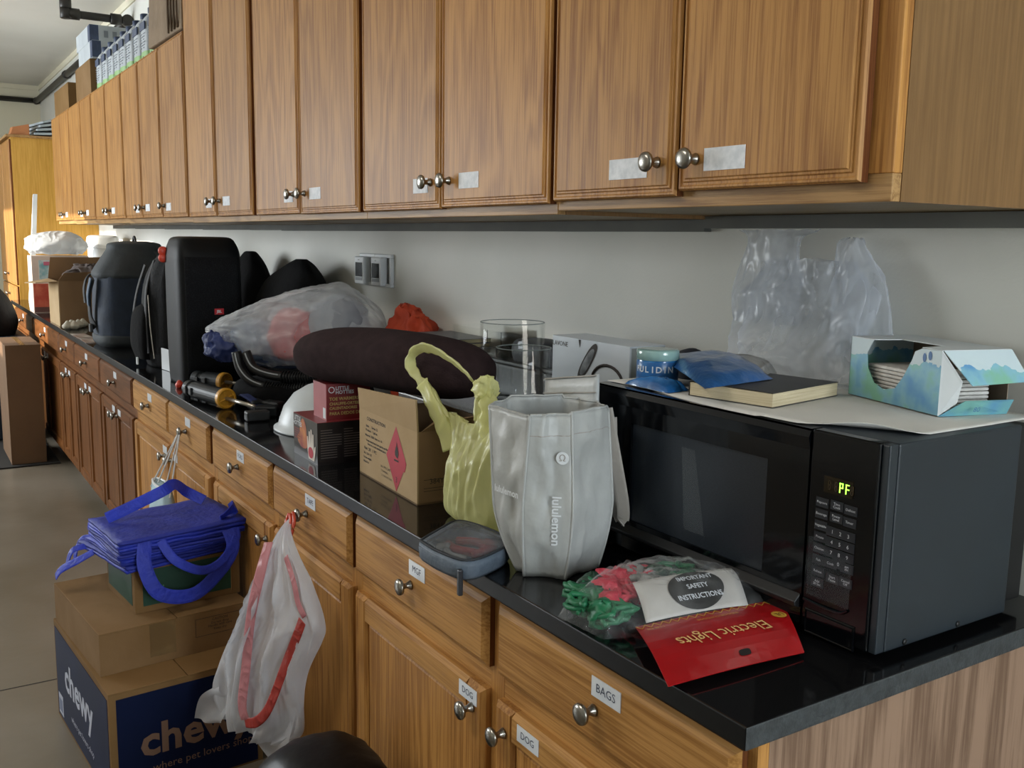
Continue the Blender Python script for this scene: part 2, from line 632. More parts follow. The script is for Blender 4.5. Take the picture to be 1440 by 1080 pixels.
def upper_cabinet(x0, x1, z0, z1, doors, label, tags, near_stile=False):
    """doors: (left, right, bottom, knob side)"""
    t = thing('wall_cabinet', label, 'cabinet', ((x0 + x1) / 2, YW - 0.002, z0), group='oak wall cabinets over the counter')
    w = x1 - x0
    dep = YW - 0.002 - YD
    body = MB()
    body.box(-w / 2, -w / 2 + 0.016, -dep + 0.019, 0, 0, z1 - z0)
    body.box(w / 2 - 0.016, w / 2, -dep + 0.019, 0, 0, z1 - z0)
    body.box(-w / 2 + 0.016, w / 2 - 0.016, -dep + 0.019, 0, z1 - z0 - 0.018, z1 - z0)
    body.box(-w / 2 + 0.016, w / 2 - 0.016, -0.008, 0, 0.0, z1 - z0 - 0.018)
    body.build('carcass', W_side, t)
    MB().box(-w / 2 + 0.016, w / 2 - 0.016, -dep + 0.0188, -0.008, 0.001, 0.017).build('bottom_panel', W_under, t)
    MB().box(-w / 2, w / 2, -0.020, 0, -0.026, -0.0005).build('wall_strip', mat('dark_grey_strip', '5c5d59', 0.7, '666762', 6), t)  # plain dark grey strip along the wall below the cabinet bottom
    MB().box(-w / 2 + 0.0006, w / 2 - 0.0006, -dep, -dep + 0.0188, 0, 0.036).build('bottom_rail', W_frame, t, bevel=0.0015)
    MB().box(-w / 2, w / 2, -dep, -dep + 0.019, z1 - z0 - 0.04, z1 - z0).build('top_rail', W_frame, t, bevel=0.0015)
    s0 = 0.034 if near_stile else 0.02
    for a, c in ((-w / 2, -w / 2 + 0.02), (w / 2 - s0 - 0.006, w / 2)):
        MB().box(a, c, -dep - 0.0004, -dep + 0.0186, 0.036, z1 - z0 - 0.04).build('stile', W_framez, t, bevel=0.0015)
    # dark inside behind the doors' gaps
    MB().box(-w / 2 + 0.02, w / 2 - 0.02, -dep + 0.008, -dep + 0.012, 0.036, z1 - z0 - 0.04).build('mullion', W_framez, t)
    cx = (x0 + x1) / 2
    for i, (l, r, bot, side) in enumerate(doors):
        dw, dh = r - l, z1 - 0.012 - bot
        d = MB().panel(dw, dh, UP_PROF, edge=1).build('door', [W_door, M_edge], t, loc=((l + r) / 2 - cx, -dep - 0.001, bot - z0))
        kx = (dw / 2 - 0.042) if side == 'r' else (-dw / 2 + 0.042)
        kz = 1.592 - bot
        knob(d, kx, kz, 0.0205)
        if tags[i]:
            off, tw = tags[i]
            paper_label(d, kx + off, kz - 0.004 + (i - 0.5) * 0.004, 0.0205, tw, 0.034, rough=True)
    return t


Z0, ZT, ZS = 1.513, 2.58, 2.307
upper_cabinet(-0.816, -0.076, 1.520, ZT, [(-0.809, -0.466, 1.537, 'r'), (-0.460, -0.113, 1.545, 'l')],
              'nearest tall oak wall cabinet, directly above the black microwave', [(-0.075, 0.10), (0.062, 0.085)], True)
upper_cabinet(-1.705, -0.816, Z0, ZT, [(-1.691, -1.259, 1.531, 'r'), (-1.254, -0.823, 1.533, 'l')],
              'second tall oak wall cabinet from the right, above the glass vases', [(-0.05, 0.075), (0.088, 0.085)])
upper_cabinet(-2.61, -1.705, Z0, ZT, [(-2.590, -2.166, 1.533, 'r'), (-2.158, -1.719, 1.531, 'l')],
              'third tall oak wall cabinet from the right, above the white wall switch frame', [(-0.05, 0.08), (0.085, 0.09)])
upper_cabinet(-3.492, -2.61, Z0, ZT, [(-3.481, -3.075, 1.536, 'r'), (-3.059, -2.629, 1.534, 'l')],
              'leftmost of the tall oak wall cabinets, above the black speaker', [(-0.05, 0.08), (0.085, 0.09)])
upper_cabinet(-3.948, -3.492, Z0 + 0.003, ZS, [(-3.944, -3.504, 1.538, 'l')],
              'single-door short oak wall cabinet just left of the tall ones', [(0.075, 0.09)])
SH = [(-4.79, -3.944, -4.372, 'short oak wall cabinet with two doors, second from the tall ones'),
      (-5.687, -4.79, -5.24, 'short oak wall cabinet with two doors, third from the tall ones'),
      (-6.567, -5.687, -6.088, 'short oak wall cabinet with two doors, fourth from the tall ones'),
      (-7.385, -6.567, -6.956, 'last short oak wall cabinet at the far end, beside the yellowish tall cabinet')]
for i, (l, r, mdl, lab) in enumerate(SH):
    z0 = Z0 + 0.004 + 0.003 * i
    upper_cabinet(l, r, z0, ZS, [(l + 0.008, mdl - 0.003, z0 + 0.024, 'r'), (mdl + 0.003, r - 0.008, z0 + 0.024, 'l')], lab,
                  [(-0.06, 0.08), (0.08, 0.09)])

# base cabinets ------------------------------------------------------
YB = -0.608      # face frame plane


def shaker(parent, x, z0, w, h, mz, mx, kside, label=None, kdrop=0.045):
    sw = 0.056
    d = MB().panel(w - 2 * sw + 0.01, h - 2 * sw + 0.01, [(0, 0), (0, 0.008), (0.012, 0.013), (0.02, 0.013)]).build('door', mz, parent, loc=(x, YB, z0 + sw - 0.005))
    base = -(sw - 0.005)
    pf = [(0, 0), (0, 0.012), (0.004, 0.017), (0.009, 0.0205)]
    for sx in (-1, 1):
        b = MB()
        xo, xi = sx * w / 2, sx * (w / 2 - sw)
        b.loft([[(xo, 0, base), (xi, 0, base), (xi, 0, base + h), (xo, 0, base + h)],
                [(xo, -0.012, base), (xi, -0.012, base), (xi, -0.012, base + h), (xo, -0.012, base + h)],
                [(xo - sx * 0.008, -0.0205, base + 0.008), (xi + sx * 0.006, -0.0205, base + 0.008), (xi + sx * 0.006, -0.0205, base + h - 0.008), (xo - sx * 0.008, -0.0205, base + h - 0.008)]])
        b.build('door_stile', mz, d)
    for top in (0, 1):
        zo = base + h if top else base
        zi = base + h - sw if top else base + sw
        k = -1 if top else 1
        xw = w / 2 - sw
        b = MB()
        b.loft([[(-xw, 0, zo), (xw, 0, zo), (xw, 0, zi), (-xw, 0, zi)],
                [(-xw, -0.012, zo), (xw, -0.012, zo), (xw, -0.012, zi), (-xw, -0.012, zi)],
                [(-xw, -0.0203, zo + k * 0.008), (xw, -0.0203, zo + k * 0.008), (xw, -0.0203, zi - k * 0.006), (-xw, -0.0203, zi - k * 0.006)]])
        b.build('door_rail', mx, d)
    kx = (w / 2 - 0.033) if kside == 'r' else (-w / 2 + 0.033)
    knob(d, kx, base + h - kdrop, 0.0205)
    if label is not None:
        lx, s = label
        paper_label(d, kx + lx, base + h - 0.024, 0.0205, 0.062, 0.028, s)
    return d


def base_cabinet(x0, x1, label, drawers, doors, mz, mx):
    t = thing('base_cabinet', label, 'cabinet', (0, 0, 0), group='oak base cabinets under the counter')
    b = MB()
    b.box(x0, x1, YB + 0.019, YW - 0.002, 0.1, 0.8835)
    b.build('carcass', W_end, t)
    MB().box(x0 + 0.005, x1 - 0.005, -0.535, -0.52, 0.0, 0.1).build('toe_kick', mat('toe_kick_board', '2a1d13', 0.7), t)
    MB().box(x0 + 0.001, x1 - 0.001, YB, YB + 0.019, 0.862, 0.8835).build('top_rail', mx, t)
    MB().box(x0 + 0.001, x1 - 0.001, YB, YB + 0.019, 0.69, 0.732).build('middle_rail', mx, t)
    MB().box(x0 + 0.001, x1 - 0.001, YB, YB + 0.019, 0.1, 0.135).build('bottom_rail', mx, t)
    xs = sorted([x0, x1] + [(drawers[i][0] + drawers[i + 1][1]) / 2 for i in range(len(drawers) - 1)])
    for k, x in enumerate(xs):
        a, c = x - 0.022, x + 0.022
        if k == 0:
            a, c = x, x + 0.022
        if k == len(xs) - 1:
            a, c = x - 0.036, x
        MB().box(a, c, YB - 0.0004, YB + 0.0186, 0.1, 0.8835).build('stile', mz, t)
    MB().box(x0 + 0.02, x1 - 0.02, YB + 0.010, YB + 0.012, 0.135, 0.69).build('inner_panel', mz, t)
    for l, r, s in drawers:
        d = MB().panel(r - l, 0.127, DR_PROF, edge=1).build('drawer', [mx, M_edge], t, loc=((l + r) / 2, YB - 0.0005, 0.734))
        knob(d, 0.0, 0.060, 0.0205)
        if s is not None:
            paper_label(d, 0.026, 0.096, 0.0205, 0.066, 0.03, s)
    for l, r, ks, s in doors:
        shaker(t, (l + r) / 2, 0.118, r - l, 0.572, mz, mx, ks, s)
    return t


base_cabinet(-1.198, -0.018, 'nearest oak base cabinet, with drawers tagged BAGS and doors tagged DOG',
             [(-1.178, -0.617, 'MGF'), (-0.585, -0.033, 'BAGS')],
             [(-1.178, -0.625, 'r', (-0.015, 'DOG')), (-0.585, -0.033, 'l', (0.072, 'DOG'))], W_framez, W_draw)
base_cabinet(-2.335, -1.198, 'second oak base cabinet from the right, with the white drawstring bag on its drawer knob',
             [(-2.300, -1.742, 'FOILS'), (-1.720, -1.205, 'TAPE')],
             [(-2.300, -1.742, 'r', None), (-1.720, -1.205, 'l', None)], W_framez, W_draw)
base_cabinet(-3.512, -2.335, 'third oak base cabinet from the right, behind the blue bags',
             [(-3.495, -2.895, ''), (-2.880, -2.350, '')],
             [(-3.495, -2.905, 'r', (-0.005, '')), (-2.880, -2.350, 'l', (0.06, ''))], W_framez, W_draw)
FAR = [(-4.273, -3.512, 'first reddish base cabinet past the light oak ones'),
       (-5.05, -4.273, 'second reddish base cabinet past the light oak ones'),
       (-5.64, -5.05, 'third reddish base cabinet past the light oak ones'),
       (-6.9, -5.64, 'reddish base cabinet behind the tall cardboard carton'),
       (-8.1, -6.9, 'last reddish base cabinet, meeting the tall corner cabinet')]
for l, r, lab in FAR:
    mid = (l + r) / 2
    base_cabinet(l, r, lab, [(l + 0.014, r - 0.014, '')],
                 [(l + 0.014, mid - 0.003, 'r', (-0.01, '')), (mid + 0.003, r - 0.014, 'l', (0.05, ''))], W_red_z, W_red_x)

# counter --------------------------------------------------------------
m, nt, bs, out = new_mat('black_granite')
L = nt.links
tc = N(nt, 'ShaderNodeTexCoord')
vo = N(nt, 'ShaderNodeTexVoronoi', Scale=420.0)
L.new(tc.outputs['Object'], vo.inputs['Vector'])
rp = N(nt, 'ShaderNodeValToRGB')
rp.color_ramp.elements[0].position = 0.0
rp.color_ramp.elements[0].color = (0.009, 0.0095, 0.010, 1)
rp.color_ramp.elements[1].position = 0.25
rp.color_ramp.elements[1].color = (0.0045, 0.0045, 0.005, 1)
L.new(vo.outputs['Distance'], rp.inputs['Fac'])
L.new(rp.outputs[0], bs.inputs['Base Color'])
nz = N(nt, 'ShaderNodeTexNoise', Scale=5.0, Detail=6.0)
L.new(tc.outputs['Object'], nz.inputs['Vector'])
mr = N(nt, 'ShaderNodeMapRange')
mr.inputs['To Min'].default_value = 0.03
mr.inputs['To Max'].default_value = 0.14
L.new(nz.outputs['Fac'], mr.inputs['Value'])
L.new(mr.outputs[0], bs.inputs['Roughness'])
MATS['black_granite'] = m
M_gran_cut = mat('sawn_granite_edge', '383d3f', 0.55, '2a2e30', 60, bump=0.25, bscale=140)
top = MB()
top.box(-8.1, 0.0, -0.65, YW - 0.002, 0.884, CT)
me_i = [0] * 6
me_i[5] = 1
me_i[2] = 2
top.mi = me_i
M_gran_front = mat('honed_granite_edge', '08090a', 0.4, '0c0d0e', 200, spec=0.25)
o = top.build('countertop', [MATS['black_granite'], M_gran_cut, M_gran_front], bevel=0.0022)
tag(o, 'long black polished granite countertop over the base cabinets', 'countertop')

# tall cabinet at the far end -------------------------------------------
W_yel = wood('yellow_oak_side', 'c79a4c', 'b5883c', 'z', 0.5, contrast=0.6)
t = thing('tall_cabinet', 'tall oak cabinet at the far end with a yellowish side panel', 'cabinet', (-8.7, 0, 0))
MB().box(-0.58, 0.58, -0.58, YW - 0.002, 0.08, 2.215).build('carcass', W_yel, t)
MB().box(-0.58, 0.58, -0.54, -0.52, 0, 0.08).build('toe_kick', MATS['toe_kick_board'], t)
MB().box(-0.6, 0.6, -0.615, YW - 0.002, 2.215, 2.235).build('top_board', W_frame, t, bevel=0.002)
for i, (a, c) in enumerate(((-0.57, -0.005), (0.005, 0.57))):
    for z0, z1 in ((0.1, 1.02), (1.03, 2.2)):
        d = MB().panel(c - a, z1 - z0, UP_PROF, edge=1).build('door', [W_door, M_edge], t, loc=((a + c) / 2, -0.581, z0))
        knob(d, (c - a) / 2 * (0.85 if i == 0 else -0.85), 0.08 if z0 > 1 else z1 - z0 - 0.08, 0.02)
# ------------------------------------------------------------------ microwave and what lies on it
M_gloss = mat('gloss_black_plastic', '06080b', 0.10, '090b0f', 5, spec=0.35)
M_mwside = mat('painted_dark_steel', '1f282f', 0.42, '1b2329', 6)
M_blackp = mat('matte_black_plastic', '0c0d0f', 0.45, '101113', 20)
M_mesh = mat('door_window_mesh', '252c36', 0.3, '181e26', 220, stretch=(1, 1, 5), coat=0.1)
M_btn = mat('button_grey', '1b1f25', 0.3, '22262d', 30)
M_print = mat('white_print', 'c9ced4', 0.6)
M_film_clear = film('protective_film', 'c9d4dd', 0.10, 0.12, 30, 0.6)

t = thing('microwave', 'black countertop microwave with a green PF display', 'microwave', (0, 0, CT))
z0 = 0.011
body = MB().box(-0.645, -0.034, -0.358, -0.075, z0, 0.296)
body.build('body', M_mwside, t, bevel=0.003)
MB().box(-0.63, -0.05, -0.075, -0.008, z0 + 0.005, 0.288).build('rear_housing', M_blackp, t, bevel=0.004)
# door: frame around a recessed mesh window, with a ledge below
d = MB()
dl, dr, db, dt, yf = -0.647, -0.1585, 0.014, 0.297, -0.381
wl, wr, wb, wt = -0.545, -0.234, 0.066, 0.239
for x0, x1, a, c in ((dl, dr, wt, dt), (dl, dr, db, wb), (dl, wl, wb, wt), (wr, dr, wb, wt)):
    d.box(x0, x1, yf, -0.3585, a, c)
door = d.build('door', M_gloss, t, bevel=0.0)
MB().box(wl, wr, yf + 0.004, yf + 0.006, wb, wt).build('window', M_mesh, door)
b = MB()
b.prism([(-0.60, yf, 0.036), (-0.60, yf - 0.010, 0.040), (-0.60, yf - 0.012, 0.047), (-0.60, yf, 0.058)], (0.44, 0, 0))
b.build('handle_ledge', M_blackp, door, bevel=0.0015)
b = MB()
b.prism([(dl, yf, dt), (dl, yf - 0.0, dt - 0.003), (dl, yf - 0.004, dt - 0.012), (dl, yf, dt - 0.03)], (dr - dl, 0, 0))
b.build('top_edge', M_gloss, door)
# leftover strips of clinging film
MB().grid(lambda u, v: (-0.42 + 0.03 * u + 0.03 * (1 - v) * (0.4 + 0.6 * u), yf + 0.0032, wb + 0.02 + v * 0.135), 6, 8).build('film_strip', film('torn_film', 'c8d4dc', 0.10, 0.15, 3, 0.0, 1.0, edge=0.05), door)
cp = MB().box(-0.1565, -0.046, yf, -0.3585, 0.012, 0.297).build('control_panel', M_gloss, t, bevel=0.003)
MB().box(-0.046, -0.034, yf + 0.004, -0.359, 0.012, 0.296).build('side_trim', M_mwside, t, bevel=0.002)
# display
ds = MB().box(-0.131, -0.083, yf - 0.0006, yf + 0.001, 0.214, 0.237).build('display', mat('display_amber_window', '1c1405', 0.12, '241a07', 20), cp)
G_on, G_off = glow('lit_segment', '9dff4a', 2.2), mat('unlit_segment', '3a2c0c', 0.4)


def seven_seg(ch, x, z, w, h, m):
    segs = {'P': 'abefg', 'F': 'aefg', '8': 'abcdefg'}[ch]
    b = MB()
    tk = 0.0013
    R = {'a': (0, w, h - tk, h), 'd': (0, w, 0, tk), 'g': (0, w, h / 2 - tk / 2, h / 2 + tk / 2), 'f': (0, tk, h / 2, h), 'b': (w - tk, w, h / 2, h), 'e': (0, tk, 0, h / 2), 'c': (w - tk, w, 0, h / 2)}
    for s_ in segs:
        a, c, e, g = R[s_]
        b.box(x + a, x + c, yf - 0.0012, yf - 0.0004, z + e, z + g)
    b.build('digit', m, ds)


for ch, x, m_ in (('8', -0.1235, G_off), ('8', -0.1125, G_off), ('P', -0.1085 + 0.004, G_on), ('F', -0.0955 + 0.001, G_on), ('8', -0.0865 - 0.0005 + 0.0006, G_off)):
    seven_seg(ch, x if ch != '8' else x, 0.2185, 0.0058 if ch != '8' else 0.0045, 0.0135, m_)
# buttons
bt = MB().box(-0.0105, 0.0105, -0.0006, 0.0004, -0.0065, 0.0065).mesh('button', M_btn)
rows = ['Popcorn', 'Beverage', 'Vegetable', 'Potato', 'Chicken', 'Fish', 'Reheat', 'Add\n30 Sec']


def button(x, z, s, size=0.0052):
    o = inst('button', bt, cp, (x, yf, z))
    text(s, size, o, (0, -0.0006, 0), (1, 0, 0), (0, 0, 1), M_print, thick=0.0003)


for i, s in enumerate(rows):
    button(-0.1318, 0.198 - i * 0.01643, s, 0.0050)
button(-0.107, 0.199, 'Time\nCook'); button(-0.0845, 0.198, 'Defrost', 0.0049)
button(-0.107, 0.182, 'Power\nLevel'); button(-0.085, 0.181, 'Timer')
for k in range(9):
    button(-0.1115 + (k % 3) * 0.0132, 0.1615 - (k // 3) * 0.0148, str(k + 1), 0.0075)
button(-0.1115, 0.1165, 'Cook', 0.005); button(-0.0985, 0.119, '0', 0.0075); button(-0.0845, 0.117, 'AM\nPM', 0.0045)
button(-0.107, 0.096, 'Start\nPause'); button(-0.085, 0.097, 'Cancel\nOff', 0.0050)
# the film peeling off the lower half, a chrome curve and the door release
MB().grid(lambda u, v: (-0.149 + 0.073 * u, yf - 0.0016 - 0.0012 * abs(math.sin(5 * u + 2 * v)), 0.062 + (0.084 - 0.022 * u + 0.004 * math.sin(9 * u)) * v), 14, 8).build('protective_film', film('panel_film', 'c9d6e0', 0.09, 0.1, 9, 0.3, 0.5, edge=0.15), cp)
b = MB()
b.tube(catmull([(-0.153, yf - 0.001, 0.053), (-0.12, yf - 0.002, 0.0515), (-0.09, yf - 0.002, 0.053), (-0.078, yf - 0.001, 0.060)], 6), 0.0022, 6)
b.build('chrome_curve', mat('smoked_chrome', '3b444b', 0.2, metal=1.0), cp)
b = MB().panel(0.084, 0.035, [(0, 0), (0.0, 0.0015), (0.0015, 0.0028), (0.003, 0.0012), (0.004, 0.0022)])
b.build('door_release', M_gloss, cp, loc=(-0.107, yf + 0.0005, 0.006))
for x, y in ((-0.6, -0.32), (-0.6, -0.12), (-0.08, -0.32), (-0.08, -0.12)):
    MB().lathe([(0.014, 0.0), (0.016, 0.004), (0.016, 0.013)], 14, (x, y, 0)).build('foot', M_blackp, t)
for y, z in ((-0.316, 0.018), (-0.195, 0.018)):
    MB().lathe([(0.0045, 0.0), (0.0045, 0.0015), (0.002, 0.0025)], 10, (-0.034, y, z), axis='x').build('screw', M_blackp, t, smooth=True)

ZM = CT + 0.296
# paper sheet over the microwave top
M_paper = mat('white_sheet', 'd8d6d0', 0.75, 'cbc9c3', 5, bump=0.1, bscale=14)


def sheet(u, v):
    # u along x (right to left), v front to back
    x = -0.052 - 0.60 * u
    yfr = -0.352 - 0.030 * math.sin(math.pi * min(1, u * 1.25)) + (0.06 * max(0, 0.22 - u) / 0.22)
    y = yfr + v * (0.005 - yfr)
    z = ZM + 0.0016 + 0.0012 * max(0.0, nz3((x, y, 0), 9, 3)) * (1 - u * 0.5)
    if v < 0.001 and u < 0.35:
        z += 0.002 + 0.009 * math.exp(-((u - 0.10) / 0.07) ** 2)
    return (x, y, z)


o = MB().grid(sheet, 48, 12).build('paper_sheet', M_paper, smooth=True, solid=0.0008)
tag(o, 'off white paper sheet covering the top of the microwave', 'paper')

# tissue box -----------------------------------------------------------
m, nt, bs, out = new_mat('watercolour_carton')
L = nt.links
tc = N(nt, 'ShaderNodeTexCoord')
n1 = N(nt, 'ShaderNodeTexNoise', Scale=17.0, Detail=3.0)
L.new(tc.outputs['Object'], n1.inputs['Vector'])
r1 = N(nt, 'ShaderNodeValToRGB')
e = r1.color_ramp.elements
e[0].position, e[0].color = 0.36, lin('5f97c4')
e[1].position, e[1].color = 0.62, lin('7fb79f')
x_ = r1.color_ramp.elements.new(0.5); x_.color = lin('83b6c6')
L.new(n1.outputs['Fac'], r1.inputs['Fac'])
sp = N(nt, 'ShaderNodeSeparateXYZ')
L.new(tc.outputs['Object'], sp.inputs[0])
n2 = N(nt, 'ShaderNodeTexNoise', Scale=34.0, Detail=3.0)
L.new(tc.outputs['Object'], n2.inputs['Vector'])
ma = N(nt, 'ShaderNodeMath', operation='MULTIPLY_ADD')
ma.inputs[1].default_value = 0.045
L.new(n2.outputs['Fac'], ma.inputs[0])
L.new(sp.outputs['Z'], ma.inputs[2])
gt = N(nt, 'ShaderNodeMath', operation='GREATER_THAN')
gt.inputs[1].default_value = 0.096
L.new(ma.outputs[0], gt.inputs[0])
mx = N(nt, 'ShaderNodeMix', data_type='RGBA')
L.new(gt.outputs[0], mx.inputs['Factor'])
L.new(r1.outputs[0], mx.inputs['A'])
mx.inputs['B'].default_value = lin('c3d3d8')
L.new(mx.outputs['Result'], bs.inputs['Base Color'])
bs.inputs['Roughness'].default_value = 0.45
M_art = m
M_artplain = mat('carton_teal_print', '5f97b6', 0.45, '7bb5ae', 22)
M_cartin = mat('carton_inside', '8a7866', 0.8, '7b6a59', 20)
M_cartwhite = mat('carton_white', 'c8ced1', 0.5, 'd3d7d8', 14)

t = thing('tissue_box', 'torn-open blue and green watercolour tissue box on the microwave', 'tissue box', (-0.125, -0.144, ZM + 0.003), math.radians(-16.3))
Lb, Db, Hb, th = 0.217, 0.125, 0.098, 0.0012
fp = [(0, 0), (-1, 0), (-1, 1), (-.735, 1), (-.80, .78), (-.78, .52), (-.70, .30), (-.585, .22), (-.46, .28), (-.375, .5), (-.30, .78), (-.27, .93), (-.20, .99), (0, 1)]
b = MB()
b.prism([(x * Lb, 0, z * Hb) for x, z in fp], (0, th, 0))
b.build('front_panel', M_art, t)
MB().box(-Lb, -Lb + th, 0, Db, 0, Hb).build('end_panel', M_art, t)
MB().box(-Lb, 0, Db - th, Db, 0, Hb).build('back_panel', M_cartin, t)
MB().box(-Lb, 0, 0, Db, 0, th).build('bottom_panel', M_cartin, t)
b = MB()
b.prism([(-Lb, 0, Hb), (-.735 * Lb, 0, Hb), (-.70 * Lb, 0.05, Hb), (-.25 * Lb, 0.05, Hb), (-.2 * Lb, 0, Hb), (0, 0, Hb), (0, Db, Hb), (-Lb, Db, Hb)], (0, 0, th))
b.build('top_panel', M_cartwhite, t)
b = MB()
b.prism([(0, 0.002, Hb), (0, Db, Hb), (0.030, Db + 0.01, Hb - 0.045), (0.034, 0.028, Hb - 0.048)], (0.0012, 0, 0.0006))
b.build('upper_flap', M_art, t)
b = MB()
b.prism([(0, 0.0, 0.0), (0, Db, 0.0), (0.012, Db, 0.024), (0.020, 0.030, 0.026)], (0.0012, 0, 0))
b.build('lower_flap', M_artplain, t)
b = MB()
b.prism([(0, 0, 0.001), (0, 0, Hb), (0.020, 0.022, Hb * 0.56), (0.014, 0.020, 0.022)], (0.0004, 0.001, 0))
b.build('side_flap', M_cartwhite, t)
M_tis = mat('folded_tissue', 'd9d6d1', 0.85, 'cfcbc5', 30, bump=0.3, bscale=120)
for k in range(9):
    b = MB()
    j = 0.003 * nz3((k, 0, 0), 1.3)
    b.box(-Lb * 0.86 + j, -0.02 + j, 0.014 + j, Db - 0.016, 0.002 + k * 0.0062, 0.0072 + k * 0.0062)
    b.build('tissue_fold', M_tis, t, bevel=0.002)

for q in (-1, 1):
    MB().add([(-0.14 * Lb + q * 0.006 + 0.004 * math.cos(k * math.pi / 6), -0.0006, Hb * 0.88 + 0.007 * math.sin(k * math.pi / 6) + 0.002 * q) for k in range(12)], [tuple(range(12))]).build('blue_mark', mat('print_blue', '4a6fa0', 0.5), t)
text('80', 0.012, t, (0.017, Db * 0.42, 0.013), (0, 1, 0), (0.4, 0, 1), MATS['print_blue'], thick=0.003)

# paperback ---------------------------------------------------------------
t = thing('paperback_book', 'thick paperback book with dark cover and cream pages, on the microwave', 'book', (-0.389, -0.228, ZM + 0.003), math.radians(10.5))
M_pages = mat('page_block', 'cdbf9f', 0.8, 'b9aa8a', 9, stretch=(1, 1, 60), bump=0.3, bscale=30)
M_cover = mat('dark_book_cover', '24211f', 0.42, '2d2926', 14)
bw, bd, bh = 0.158, 0.2, 0.022
b = MB()
b.box(-bw / 2 + 0.001, bw / 2 - 0.001, -bd / 2 + 0.001, bd / 2 - 0.001, 0.001, bh)
b.build('page_block', M_pages, t)
b = MB()
b.grid(lambda u, v: (-bw / 2 + bw * u, -bd / 2 + bd * v, bh + 0.0008 + 0.003 * (1 - u) * (1 - v)), 8, 8)
b.build('cover', M_cover, t, solid=0.001)
MB().box(-bw / 2, bw / 2, -bd / 2, bd / 2, 0, 0.001).build('back_cover', M_cover, t)
MB().box(-bw / 2 - 0.001, -bw / 2, -bd / 2, bd / 2, 0, bh + 0.001).build('spine', M_cover, t)

# jar, pouches and rags ---------------------------------------------------
t = thing('jar', 'small clear jar with a blue PULIDIN label and greenish lid', 'jar', (-0.572, -0.303, ZM + 0.002))
MB().lathe([(0.034, 0.0), (0.0365, 0.003), (0.0365, 0.045), (0.0355, 0.047)], 32).build('body', mat('blue_jar_gel', '1d5c93', 0.15, '2a74ab', 30, coat=0.6), t, smooth=True)
MB().lathe([(0.0368, 0.0065), (0.0372, 0.007), (0.0372, 0.043), (0.0368, 0.0435)], 32, cap=False).build('label_band', mat('blue_label_print', '1c538a', 0.3, '25659f', 40), t, smooth=True)
MB().lathe([(0.0360, 0.0455), (0.0378, 0.0465), (0.0378, 0.061), (0.0365, 0.0635), (0.02, 0.0638)], 32).build('lid', mat('frosted_green_lid', '7d9c9a', 0.2, '8fb0ac', 20, coat=0.4), t, smooth=True)
view = Vector((0.74, -0.67, 0)).normalized()
lab = 'PULIDIN'
for k, ch in enumerate(lab):
    a = math.atan2(view.y, view.x) + (k - 3.2) * 0.29 - 0.15
    nrm = Vector((math.cos(a), math.sin(a), 0))
    text(ch, 0.0155, t, nrm * 0.0374 + Vector((0, 0, 0.030)), Vector((-nrm.y, nrm.x, 0)), (0, 0, 1), M_print, font_bold=0.0003)


def pillow_pack(name, corners, thick, m, label, cat, seed, n=14, base=0.0):
    """flat sealed pack stretched over four corner points"""
    c = [Vector(p) for p in corners]
    o0 = sum(c, Vector()) / 4
    o0.z = min(p.z for p in c)

    def pt(u, v, side):
        p = c[0] * (1 - u) * (1 - v) + c[1] * u * (1 - v) + c[2] * u * v + c[3] * (1 - u) * v
        puff = (4 * u * (1 - u)) ** 0.45 * (4 * v * (1 - v)) ** 0.45
        wv = 0.004 * nz3((u * 3, v * 3, side), 2.0, seed)
        z = p.z + (thick * puff * (1 if side else 0.0)) + 0.0015 + (wv if side else 0) * puff
        return Vector((p.x + 0.004 * nz3((u, v, 1), 6, seed), p.y + 0.004 * nz3((u, v, 2), 6, seed), z)) - o0
    b = MB()
    b.grid(lambda u, v: pt(u, v, 1), n, n)
    b.grid(lambda u, v: pt(u, v, 0), n, n)
    o = b.build(name, m, smooth=True, loc=o0)
    tag(o, label, cat)
    return o


M_bluepack = mat('shiny_blue_plastic', '2f5f9c', 0.28, '24507f', 22, coat=0.5, bump=0.35, bscale=34)
M_bluepack2 = mat('bright_blue_plastic', '2d72b4', 0.22, '1f5a97', 26, coat=0.6, bump=0.4, bscale=40)
pillow_pack('plastic_pouch', [(-0.618, -0.255, 1.250), (-0.365, -0.385, 1.237), (-0.395, -0.200, 1.237), (-0.60, -0.090, 1.248)], 0.024, M_bluepack,
            'flat shiny blue plastic packet lying across the book and jar', 'packet', 4.0)
pillow_pack('plastic_pouch', [(-0.605, -0.355, ZM + 0.002), (-0.478, -0.360, ZM + 0.002), (-0.486, -0.305, ZM + 0.002), (-0.54, -0.312, ZM + 0.002)], 0.020, M_bluepack2,
            'crumpled bright blue packet in front of the jar', 'packet', 9.0)
o = MB().loft(soft_body([(ZM + 0.002, -0.60, -0.19, 0.03, 0.025, 2), (ZM + 0.02, -0.60, -0.19, 0.036, 0.03, 2), (ZM + 0.048, -0.605, -0.19, 0.026, 0.022, 2), (ZM + 0.058, -0.605, -0.19, 0.006, 0.006, 2)], 24, 4, 0.3, 6, 2.0)).build('dark_cloth', mat('navy_black_cloth', '0e1018', 0.9, '171a24', 30), smooth=True)
tag(o, 'small wad of navy black cloth behind the jar', 'cloth')
o = MB().loft(soft_body([(ZM + 0.002, -0.515, -0.145, 0.06, 0.028, 2), (ZM + 0.02, -0.515, -0.145, 0.062, 0.028, 2), (ZM + 0.046, -0.515, -0.145, 0.045, 0.018, 2), (ZM + 0.054, -0.515, -0.145, 0.01, 0.006, 2)], 28, 4, 0.35, 7, 5.0)).build('crumpled_wrapper', film('grey_wrapper', 'a9a8a4', 0.75, 0.3, 20), smooth=True)
tag(o, 'crumpled grey plastic wrapper behind the blue packet', 'wrapper')

